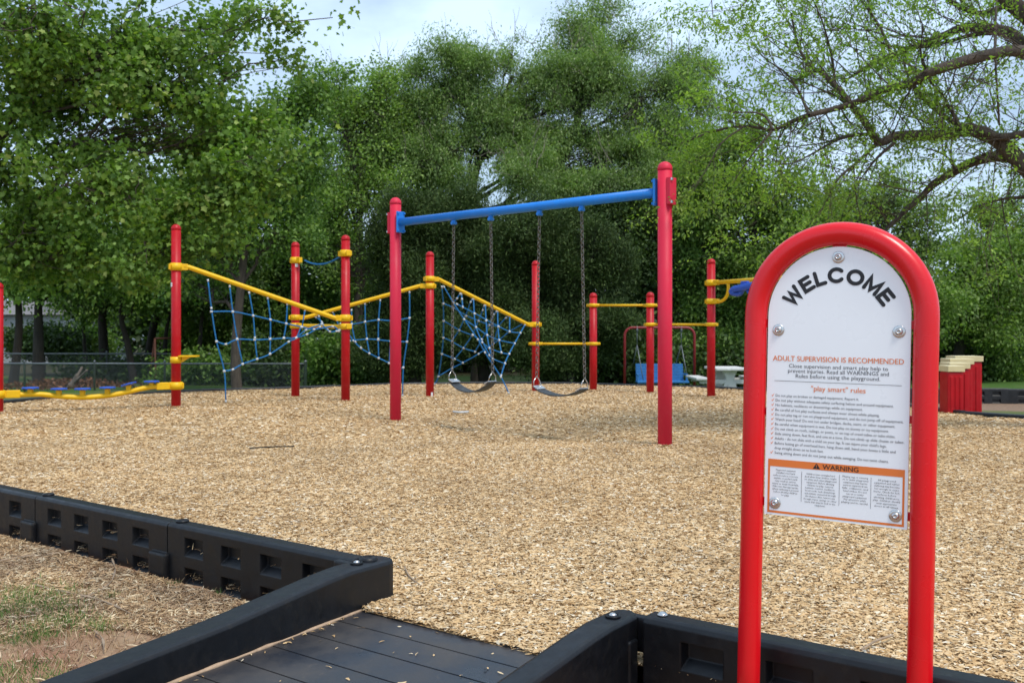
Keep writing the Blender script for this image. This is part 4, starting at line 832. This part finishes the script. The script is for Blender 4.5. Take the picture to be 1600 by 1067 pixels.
def tree(name, label, Y, x_base, L, mat, barkm, n, per, rc, leaf, tmpl='oval', seed=1, trunk=None, tr=.22, group=None, twigs=.25, cat='tree', depth=.8, bz=None, hang_base=True, ldir=1, bare=0, **kw):
    base = px(x_base, 0, Y); base.z = float(terr(0, Y)) - .05; rr = random.Random(seed)
    e = empty(name, base, label, cat, group); lb = lobes_px(L, Y, base, depth)
    me, C_, idx = crown_mesh('crown', lb, n, per, rc, leaf, tmpl, seed, **kw); link('crown', me, M[mat], e)
    m = MB(); tops = max(l[2] + l[5] * .3 for l in lb)
    if trunk: tp = [px(x, y, Y) - base for x, y in trunk]; tp[0].z = -.15
    else:
        cx = sum(l[0] * l[3] for l in lb) / sum(l[3] for l in lb); cy = sum(l[1] for l in lb) / len(lb); tp = [Vector((0, 0, -.1)), Vector((cx * .1 + rr.uniform(-.2, .2), cy * .2, tops * .3)), Vector((cx * .5, cy * .5, tops * .6)), Vector((cx, cy, tops * .93))]
    sm = smooth_path(tp, 5); m.tube(sm, [tr * (1.25 if i == 0 else 1) * (1 - .82 * i / (len(sm) - 1)) for i in range(len(sm))], 10, False)
    ends = []
    for l, l0 in zip(lb, L):
        if len(l0) > 4 and l0[4] < 0:      # filled from behind by neighbouring boughs
            c = Vector(l[:3]); ends.append([c + Vector((rr.uniform(-.5, .5) * l[3], rr.uniform(-.5, .5) * l[4], rr.uniform(-.4, .4) * l[5])) for _ in range(8)]); continue
        c = Vector(l[:3]); zz = c.z - (l[5] * .8 + .15 * abs(c.z)); cand = min(sm, key=lambda q_: (q_ - Vector((q_.x, q_.y, max(.25 * tops, zz)))).length + .25 * (q_ - c).length)
        i = sm.index(cand); ra = tr * (1 - .82 * i / (len(sm) - 1)) * .5; ends.append(limb(m, cand, c, ra, ra * .3, rr, 7, .03, .07, 7))
    for j in range(len(C_)):
        if rr.random() < twigs:
            q_ = ends[idx[j]]; s_ = q_[rr.randrange(2, len(q_))]; limb(m, s_, C_[j], .02 * min(1, tr / .22), .005, rr, 4, .02, .13, 4)
    m.build('trunk', M[barkm], e, world=False)
    if bare:      # dead pale twigs poking out of the crown
        m = MB()
        for j in range(bare):
            l = lb[rr.randrange(len(lb))]; d = Vector((rr.uniform(-1, 1), rr.uniform(-1, .4), rr.uniform(-.1, 1.2))).normalized(); a = Vector(l[:3]) + Vector((d.x * l[3], d.y * l[4], d.z * l[5])) * .7; q_ = limb(m, a, a + (d + Vector((rr.uniform(-.4, .4), 0, rr.uniform(-.1, .5)))) * rr.uniform(.5, 1.2), .014, .004, rr, 4, 0, .06, 4)
            for k_ in range(2): limb(m, q_[1 + k_], q_[1 + k_] + (d + Vector((rr.uniform(-.8, .8), 0, rr.uniform(-.3, .7)))) * .4, .007, .003, rr, 3, 0, .08, 3)
        tag(m.build('bare_twigs', M['deadtwig'], e, world=False), kind='stuff')
    return e

# big sycamore reaching in from the upper left
tree('sycamore_tree', 'broad-leaved sycamore whose boughs fill the upper left corner against the sky', 15.5, -60,
     [(60, 40, 130, 90, -1), (200, 50, 110, 85), (320, 50, 90, 70, 1), (290, 140, 100, 80), (430, 25, 75, 32), (520, 28, 48, 20), (440, 95, 55, 34), (110, 160, 140, 90, 1), (200, 120, 90, 90, -.3), (260, 230, 120, 90, 1.5), (20, 260, 110, 100, -.2), (40, 140, 80, 80, -.4), (160, 290, 130, 90, -.6), (-60, 100, 120, 160), (380, 190, 80, 80, 1.5), (300, 320, 110, 85, -.5), (60, 370, 130, 80, -.4), (240, 395, 100, 55, -.4), (410, 260, 70, 80, -.3)],
     'leaf_syc', 'bark', 1900, 26, .25, .078, 'maple', 21, tr=.11, twigs=.25, depth=.6, gap=.36, shell=.7, freq=2.4, droop=.55, flat=.7, aspect=.95, keep=.1, sub=8,
     trunk=[(-60, 640), (-50, 450), (-10, 250), (70, 90), (120, -40)])
tree('forked_tree', 'tall tree with a pale leaning trunk standing at the fence behind the left net', 25.5, 362,
     [(400, 300, 90, 90), (330, 370, 90, 60), (445, 210, 70, 60), (490, 140, 55, 40), (535, 115, 38, 20), (470, 175, 60, 50), (350, 250, 80, 70), (450, 350, 70, 70), (300, 440, 70, 40, 1)],
     'leaf_mid', 'bark', 800, 42, .40, .10, 'oval', 22, tr=.15, gap=.30, freq=1.4, twigs=.3, trunk=[(372, 640), (368, 560), (376, 450), (388, 350), (405, 250), (440, 190), (478, 140)])
# woodland trees along the left
wl = [(18, [(30, 400, 100, 80), (-40, 380, 100, 90), (70, 340, 70, 50)], [(20, 620), (30, 500), (20, 400), (10, 280)], 33, 'slender dark-stemmed tree at the far left edge', 'leaf_mid', .17),
      (62, [(70, 400, 90, 70), (100, 360, 80, 60), (150, 420, 60, 40)], [(60, 620), (60, 520), (62, 440), (80, 300)], 29, 'dark upright trunk in front of the white building', 'leaf_mid', .20),
      (165, [(180, 420, 80, 70), (210, 350, 70, 50), (160, 455, 60, 25)], [(168, 620), (160, 500), (170, 400), (190, 300)], 34, 'leafy tree rising between the first two trunks and the leaning twin stems', 'leaf_dark', .2),
      (205, [(240, 410, 80, 60), (270, 340, 80, 60), (230, 455, 60, 30)], [(212, 620), (200, 540), (190, 470), (230, 330)], 31, 'twin leaning stems tree left of the first red post', 'leaf_mid', .14),
      (235, [(300, 390, 90, 80), (330, 330, 70, 50), (290, 460, 60, 35)], [(228, 620), (238, 520), (260, 430), (300, 320)], 36, 'tree with dark trunk directly behind the tall left red post', 'leaf_dark', .2),
      (330, [(430, 430, 80, 60), (480, 370, 80, 70), (420, 500, 70, 35)], [(420, 620), (425, 540), (440, 430), (470, 330)], 35, 'dark tree behind the yellow net beam at left', 'leaf_mid', .2),
      (505, [(510, 480, 70, 80), (520, 390, 80, 70), (470, 320, 70, 50)], [(505, 620), (505, 500), (510, 400), (500, 300)], 37, 'dense tree behind the twin red posts', 'leaf_mid', .22)]
wl += [(135, [(130, 455, 50, 40), (110, 400, 60, 40)], [(138, 620), (132, 540), (128, 470), (120, 390)], 38, 'thin tree with leafy twigs before the right end of the white building', 'leaf_mid', .10),
       (262, [(265, 440, 60, 40), (300, 420, 50, 40)], [(262, 620), (258, 540), (268, 470), (280, 400)], 33.5, 'thin tree between the rusty frame and the tall left red post', 'leaf_mid', .11),
       (310, [(330, 455, 60, 35), (350, 400, 50, 50)], [(306, 620), (312, 540), (318, 480), (335, 400)], 32.5, 'thin tree seen through the upper left of the rope net', 'leaf_dark', .10)]
for i, (xb, L, tk, Y, lab, mt, trr) in enumerate(wl):
    tree('woodland_tree', lab, Y, tk[0][0], L, mt, 'bark_dark', 620, 40, .48, .12, 'oval', 40 + i, tr=trr, trunk=tk, group='woodland trees behind the fence', gap=.25, freq=1.2, twigs=.2)
tree('poplar_tree', 'airy pale green tree with upright shoots left of the swing frame', 33, 560,
     [(540, 200, 60, 70), (560, 280, 80, 80), (600, 180, 55, 65), (510, 330, 70, 70), (620, 300, 70, 80), (570, 400, 90, 80), (600, 125, 28, 40), (530, 150, 45, 45), (575, 160, 45, 45)], 'leaf_light', 'bark', 1400, 36, .40, .095, 'oval', 61, tr=.2, bare=35, gap=.46, freq=1.5, twigs=.3, droop=.0, shell=.6)
tree('elm_tree', 'huge rounded elm with fine grey-green foliage rising over the swing frame', 34, 740,
     [(640, 210, 95, 85), (720, 130, 95, 75), (800, 250, 60, 40, -1), (825, 282, 50, 32, -2.5), (880, 290, 80, 35, -1.5), (980, 290, 85, 45, -1.5), (690, 250, 80, 50, -1), (800, 90, 60, 40), (800, 170, 80, 70), (880, 120, 75, 60), (960, 130, 90, 70), (1060, 130, 80, 70), (920, 210, 100, 60), (660, 270, 70, 45), (1010, 230, 90, 70), (860, 230, 60, 50), (1080, 230, 60, 70), (740, 210, 60, 40)], 'leaf_elm', 'bark_dark', 6400, 50, .40, .11, 'spray', 62,
     tr=.26, gap=.22, freq=1.3, twigs=.14, shell=.6, bare=110, droop=.75, aspect=.36, trunk=[(748, 640), (745, 400), (738, 300), (760, 220), (800, 120)], depth=.7)
tree('elm_tree', 'tall narrow-topped elm crowning the skyline above the middle of the beam', 36, 905,
     [(930, 30, 55, 45), (905, 80, 60, 50), (980, 60, 50, 40), (890, 290, 80, 60), (960, 320, 90, 60), (1050, 330, 80, 80)], 'leaf_elm', 'bark_dark', 1700, 44, .40, .11, 'spray', 63, tr=.34, gap=.32, freq=1.6, twigs=.3, bare=45, droop=.5, aspect=.4,
     trunk=[(870, 640), (872, 420), (862, 300), (900, 200), (935, 60)])
ced = [(650, 'dark conical juniper directly behind the left swing post', [(650, 420, 70, 90), (640, 520, 85, 80), (655, 340, 45, 50)]),
       (760, 'broadest dark juniper behind the swing chains', [(770, 400, 95, 85), (760, 500, 110, 100), (730, 330, 50, 35), (820, 350, 60, 50)]),
       (890, 'dark rounded juniper between the right swing and the right post', [(890, 430, 75, 90), (900, 520, 90, 80), (870, 370, 45, 45)])]
for i, (xb, lab, L) in enumerate(ced):
    tree('juniper_tree', lab, 27.5 + i * .5, xb, L, 'leaf_cedar', 'bark_dark', 4200, 44, .32, .11, 'spray', 71 + i, tr=.2, group='junipers behind the swing', gap=.10, freq=1.7, droop=-.35, aspect=.28, twigs=.1, shell=.3, depth=.9)
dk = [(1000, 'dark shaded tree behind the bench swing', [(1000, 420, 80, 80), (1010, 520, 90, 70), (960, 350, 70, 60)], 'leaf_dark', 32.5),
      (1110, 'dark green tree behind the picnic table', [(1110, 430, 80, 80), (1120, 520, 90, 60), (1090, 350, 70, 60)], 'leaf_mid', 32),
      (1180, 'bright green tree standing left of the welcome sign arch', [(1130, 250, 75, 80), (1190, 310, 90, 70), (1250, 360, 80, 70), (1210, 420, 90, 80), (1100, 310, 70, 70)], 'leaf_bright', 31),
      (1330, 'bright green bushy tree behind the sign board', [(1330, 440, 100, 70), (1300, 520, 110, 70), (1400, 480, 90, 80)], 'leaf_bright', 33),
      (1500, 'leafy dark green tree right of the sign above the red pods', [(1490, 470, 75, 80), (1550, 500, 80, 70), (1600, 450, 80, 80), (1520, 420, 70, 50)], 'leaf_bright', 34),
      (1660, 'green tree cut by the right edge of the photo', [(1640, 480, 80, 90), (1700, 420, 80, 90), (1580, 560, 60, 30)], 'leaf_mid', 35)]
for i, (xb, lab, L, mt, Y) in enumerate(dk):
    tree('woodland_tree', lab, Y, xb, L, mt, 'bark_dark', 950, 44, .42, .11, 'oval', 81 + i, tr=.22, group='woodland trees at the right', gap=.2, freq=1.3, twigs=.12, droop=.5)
tree('sparse_tree', 'half bare grey tree with thin leaves behind the sign arch', 38, 1390,
     [(1360, 310, 80, 50), (1420, 340, 70, 50), (1300, 330, 60, 50), (1450, 390, 60, 40)], 'leaf_elm', 'bark', 420, 26, .55, .12, 'oval', 91, tr=.2, gap=.4, freq=1.8, twigs=1.0)
tree('sparse_tree', 'thin-leaved tree with a forked stem against the sky at the far right', 37, 1565,
     [(1540, 330, 60, 40), (1580, 300, 50, 35), (1610, 360, 60, 50), (1500, 380, 50, 30)], 'leaf_light', 'bark', 420, 26, .5, .11, 'oval', 92, tr=.2, gap=.4, freq=1.8, twigs=.8, trunk=[(1572, 620), (1570, 450), (1560, 390), (1575, 300)])
# undergrowth
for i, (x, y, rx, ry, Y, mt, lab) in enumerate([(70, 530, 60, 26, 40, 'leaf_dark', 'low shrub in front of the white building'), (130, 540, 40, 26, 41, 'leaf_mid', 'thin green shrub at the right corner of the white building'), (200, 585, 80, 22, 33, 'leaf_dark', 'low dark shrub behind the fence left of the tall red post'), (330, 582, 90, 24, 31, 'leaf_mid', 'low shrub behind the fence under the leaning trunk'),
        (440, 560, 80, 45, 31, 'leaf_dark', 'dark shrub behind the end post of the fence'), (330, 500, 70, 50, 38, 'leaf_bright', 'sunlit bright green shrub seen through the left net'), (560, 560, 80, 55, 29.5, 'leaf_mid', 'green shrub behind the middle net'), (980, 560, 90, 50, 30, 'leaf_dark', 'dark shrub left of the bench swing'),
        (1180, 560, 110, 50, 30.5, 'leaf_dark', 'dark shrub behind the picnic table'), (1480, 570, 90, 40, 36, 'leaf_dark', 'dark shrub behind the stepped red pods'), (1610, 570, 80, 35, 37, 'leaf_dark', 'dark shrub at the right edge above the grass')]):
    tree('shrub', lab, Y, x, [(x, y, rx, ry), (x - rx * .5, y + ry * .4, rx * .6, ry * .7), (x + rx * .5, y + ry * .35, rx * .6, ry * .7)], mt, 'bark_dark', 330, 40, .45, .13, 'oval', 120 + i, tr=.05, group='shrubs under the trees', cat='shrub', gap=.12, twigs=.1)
# the far wood behind everything reads as one mass
r_ = np.random.default_rng(77); LB = []
for i in range(46):
    xw = -42 + i * 1.95 + r_.uniform(-.8, .8); yw = 46 + r_.uniform(-2, 6) + (14 if -33 < xw < -20 else 0); hgt = r_.uniform(5.0, 7.5) * (1.0 if xw < 16 else .78)
    LB += [(xw, yw, hgt * .62 - .9, 2.6, 2.2, hgt * .42), (xw + .8, yw - .5, hgt * .25 - .9, 2.6, 2.0, hgt * .3)]
LB = [l for l in LB if not (-33 < l[0] < -22 and l[2] < 2.6)]
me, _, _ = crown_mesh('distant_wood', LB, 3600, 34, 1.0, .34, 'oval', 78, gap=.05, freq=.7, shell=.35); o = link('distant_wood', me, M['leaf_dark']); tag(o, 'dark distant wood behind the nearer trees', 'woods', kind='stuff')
# fallen leaves and dead wood behind the left fence
r_ = np.random.default_rng(31); n = 1300; c0 = px(90, 0, 28); xq = c0.x + r_.normal(0, .95, n); yq = 28.6 + r_.normal(0, .6, n); zq = terr(xq, yq) + .08 + .26 * np.exp(-((xq - c0.x) ** 2 / 3.5 + (yq - 28.8) ** 2 / .8)) * r_.uniform(0, 1, n)
me = leaves('leaf_pile', np.stack([xq, yq, zq], -1), r_.normal(size=(n, 3)), r_.normal(size=(n, 3)) + [0, 0, 1], r_.uniform(.07, .14, n), r_.uniform(.04, .09, n), 'oval'); o = link('leaf_pile', me, M['litter']); tag(o, 'heap of fallen brown leaves behind the fence at left', 'leaf pile', kind='stuff')
e = empty('dead_branch', px(112, 615, 28.0), 'bleached dead branch leaning behind the fence at left', 'branch'); m = MB(); m.tube(smooth_path([px(105, 612, 28), px(115, 596, 28), (px(124, 582, 28)), px(128, 574, 28.1)]), [.10] * 5 + [.07] * 6 + [.04] * 8, 8); m.build('stem', M['deadwood'], e)
m = MB(); m.tube(smooth_path([px(116, 597, 28), px(126, 588, 27.9), px(136, 578, 27.8)]), [.05] * 5 + [.03] * 8, 7); m.build('side_stem', M['deadwood'], e)

# ------------------------------------------------------------------ overhanging spring tree on the right
OY = 9.6
ob_ = px(1760, 0, OY); ob_.z = float(terr(0, OY)); e = empty('honey_locust_tree', ob_, 'dark crooked boughs with sparse young leaves reaching in from the right', 'tree')
def cp(x, y, Y): return px(1040 + x / 2.857, y / 2.857, Y) - ob_
limbs = [([(1990, 2250), (1990, 1500), (1960, 900), (1900, 500), (1800, 200), (1700, -100)], .20, .12, 9.6),
    ([(1960, 1000), (1700, 830), (1600, 740), (1500, 640), (1400, 590), (1330, 580), (1280, 600), (1200, 605), (1080, 605), (1020, 610), (950, 635), (900, 560), (830, 470), (770, 400), (700, 330), (640, 290), (590, 200), (560, 60)], .10, .010, 9.4),
    ([(1930, 600), (1800, 350), (1600, 235), (1450, 245), (1300, 285), (1180, 325), (1100, 370), (980, 400), (880, 445), (780, 480), (640, 515), (560, 545), (480, 580), (350, 565), (200, 590), (60, 650)], .075, .006, 9.0),
    ([(1900, 500), (1700, 290), (1600, 200), (1530, 145), (1400, 125), (1310, 130), (1230, 165), (1110, 210), (1010, 250), (930, 280), (850, 330), (790, 370)], .085, .010, 9.9),
    ([(1530, 145), (1380, 155), (1250, 190), (1100, 215), (980, 200), (880, 120)], .03, .007, 10.0),
    ([(1960, 1050), (1750, 800), (1600, 720), (1500, 700), (1400, 715), (1300, 760), (1200, 820), (1150, 870), (1060, 950), (980, 1030), (900, 1120)], .085, .018, 9.8),
    ([(1900, 700), (1700, 600), (1600, 600), (1500, 612), (1400, 590)], .045, .035, 9.3),
    ([(1330, 575), (1230, 510), (1150, 440), (1090, 360), (1060, 260)], .035, .006, 9.5),
    ([(1320, 580), (1250, 450), (1180, 360), (1140, 250), (1150, 120)], .022, .005, 9.3),
    ([(950, 635), (860, 720), (790, 780), (750, 830), (720, 900)], .024, .004, 9.3), ([(1020, 640), (950, 700), (900, 760), (850, 830)], .022, .004, 9.5),
    ([(900, 600), (780, 620), (650, 690), (560, 730), (430, 740)], .018, .004, 9.2), ([(950, 600), (830, 600), (700, 640), (600, 650)], .014, .004, 9.6),
    ([(1480, -60), (1470, 200), (1480, 400), (1490, 560)], .012, .010, 9.2), ([(1800, 200), (1640, 90), (1540, 10), (1440, -80)], .10, .08, 9.9),
    ([(1540, 20), (1380, 60), (1200, -40)], .035, .02, 10.0), ([(1010, 250), (960, 130), (900, 40), (840, -40)], .02, .006, 9.9), ([(760, 400), (740, 250), (700, 100), (640, -40)], .018, .005, 9.5),
    ([(640, 515), (600, 420), (540, 330), (430, 250), (350, 120)], .018, .004, 9.0), ([(480, 580), (430, 510), (300, 500), (200, 470)], .013, .004, 8.9), ([(1300, 760), (1240, 690), (1120, 650)], .02, .005, 9.7), ([(1600, 880), (1500, 890), (1380, 930), (1280, 1000)], .02, .006, 9.9),
    ([(350, 565), (250, 640), (180, 760), (120, 860)], .010, .003, 9.0), ([(480, 580), (380, 700), (300, 820)], .012, .003, 9.0), ([(200, -60), (210, 60), (215, 110)], .006, .003, 9.2), ([(420, -80), (330, 40), (270, 45)], .010, .003, 9.3)]
m = MB(); rr = random.Random(8); tips = []; nodes = []
for L, ra, rb, Y in limbs:
    P_ = [cp(x, y, Y + .25 * math.sin(i * 1.3 + x * .01)) for i, (x, y) in enumerate(L)]; P_ = smooth_path(P_, 4); n_ = len(P_)
    rads = [ra + (rb - ra) * (i / (n_ - 1)) ** .8 for i in range(n_)]; m.tube(P_, [q_ * rr.uniform(.90, 1.04) for q_ in rads], 9 if ra > .04 else 6, False)
    for i in range(2, n_):
        d = (P_[i] - P_[i - 1]).normalized(); nodes.append((P_[i], d, rads[i]))
def twig(p, d, L_, r_0, depth):
    n_ = 5; pts = [p]; cur = p.copy(); dd = d.copy()
    for i in range(n_):
        dd = (dd + Vector((rr.gauss(0, .10), rr.gauss(0, .10), rr.gauss(.03, .10)))).normalized(); cur = cur + dd * L_ / n_; pts.append(cur.copy())
        if depth > 0 and rr.random() < .62:
            sd = (dd + Vector((rr.gauss(0, .7), rr.gauss(0, .5), rr.gauss(0, .6)))).normalized(); twig(cur.copy(), sd, L_ * rr.uniform(.35, .65), r_0 * .55, depth - 1)
    m.tube(pts, [r_0 * (1 - .8 * i / n_) for i in range(n_ + 1)], 4, False)
    if depth <= 1: tips.append((pts[-1], dd)); tips.append((pts[3], dd))
for p, d, ra in nodes:
    if p.z < 1.6 or ra > .15: continue
    for _ in range(1 if rr.random() < .72 else 0):
        sd = (d * .8 + Vector((rr.gauss(0, .6), rr.gauss(0, .55), rr.gauss(.12, .7)))).normalized(); twig(p, sd, rr.uniform(.35, 1.1) * (.6 if p.x + ob_.x < 2.6 else 1), min(ra * .5, .008), 2)
m.build('trunk', M['bark'], e, world=False)
r_ = np.random.default_rng(15); T = np.array([list(t[0]) for t in tips]); D = np.array([list(t[1]) for t in tips]); kp = r_.uniform(0, 1, len(T)) < .34
T, D = T[kp], D[kp]; per = 13; n = len(T); off = r_.normal(size=(n, per, 3)) * .034 + D[:, None] * r_.uniform(-1.2, .5, (n, per, 1)) * .12
P_ = (T[:, None] + off).reshape(-1, 3); A_ = np.repeat(D, per, 0) * .5 + r_.normal(0, .7, (n * per, 3)); A_[:, 2] -= .35; Nn = r_.normal(0, .5, (n * per, 3)) + [0, 0, .9]; Ls = r_.uniform(.024, .052, n * per)
print('spring tree', len(tips), 'tips', n * per, 'leaves')
link('crown', leaves('crown', P_, A_, Nn, Ls, Ls * .42, 'oval'), M['leaf_spring'], e)

# ------------------------------------------------------------------ small things in the foreground
def tufts(name, spots, label, hgt, mat='grass', seed=1):
    r = np.random.default_rng(seed); C_ = []
    for x, y, sd, n in spots: q_ = gp(x, y, -.1); C_.append(np.stack([q_.x + r.normal(0, sd, n), q_.y + r.normal(0, sd * 1.1, n), np.full(n, -.105)], -1))
    C_ = np.concatenate(C_); n = len(C_); C_[:, 2] = terr(C_[:, 0], C_[:, 1]) + .02 * wob(C_[:, 0], C_[:, 1], 1.2) - .004; A_ = r.normal(0, .55, (n, 3)); A_[:, 2] = np.abs(A_[:, 2]) + .45; Nn = r.normal(size=(n, 3)); Ls = hgt * r.uniform(.4, 1.3, n)
    o = link(name, leaves(name, C_, A_, Nn, Ls, np.full(n, .003), 'rhomb'), M[mat]); return tag(o, label, 'grass', kind='stuff')
tufts('grass', [(20, 935, .10, 700), (55, 945, .08, 500), (85, 955, .07, 400), (90, 975, .06, 350), (30, 1000, .07, 260), (60, 995, .05, 160), (35, 1060, .08, 450), (175, 935, .015, 60), (5, 965, .05, 250), (160, 985, .03, 100), (270, 915, .012, 30), (130, 975, .05, 160), (340, 930, .01, 20), (100, 930, .05, 120), (-40, 960, .2, 500)], 'patchy green grass tufts on the bare soil outside the border', .042)
tufts('dry_grass', [(x_, y_, .16, 220) for x_, y_ in ((20, 900), (80, 1010), (40, 1040), (110, 990), (150, 960), (10, 970), (200, 950), (60, 915), (120, 1030), (250, 935), (-60, 1000))], 'dry straw strands lying over the soil', .045, 'litterchip', 5)
for i, (pts, lab) in enumerate([([(175, 872), (180, 890), (172, 910), (150, 925), (125, 935)], 'thin grey twig curving down from the border pockets'), ([(50, 912), (90, 922), (120, 928), (160, 938), (205, 958)], 'long straight twig lying across the litter'),
      ([(0, 876), (30, 870), (70, 866), (105, 862)], 'pale stalk lying along the left edge of the litter'), ([(148, 985), (160, 997), (163, 1015)], 'short bent twig at the edge of the bare soil')]):
    m = MB(); P_ = [gp(x, y, -.082) for x, y in pts]; e = m.tube(smooth_path(P_), [.0035 + .002 * math.sin(k) for k in range(len(smooth_path(P_)))], 6).build('twig', M['twig']); tag(e, lab, 'twig')
m = MB(); e = m.tube(smooth_path([gp(632, 885, .016), gp(640, 900, .018), (gp(658, 915, .012))]), .0035, 6).build('twig', M['twig']); tag(e, 'thin curved twig on the chips right of the left rail', 'twig')
m = MB(); e = m.tube(smooth_path([gp(1345, 1015, .03), gp(1370, 1000, .03), gp(1395, 992, .03)]), .004, 6).build('twig', M['twig']); tag(e, 'grey twig on the chips seen between the sign posts', 'twig')
m = MB(); e = m.tube(smooth_path([gp(390, 700, .02), gp(420, 698, .02), gp(460, 697, .02)]), .006, 6).build('twig', M['bark_dark']); tag(e, 'dark twig on the chips in front of the left net', 'twig')
m = MB(); e = m.tube(smooth_path([gp(708, 643, .03), gp(720, 644, .03), gp(732, 643, .03)]), .012, 6).build('twig', M['clip']); tag(e, 'pale stick on the chips below the left swing', 'twig')
print('done')
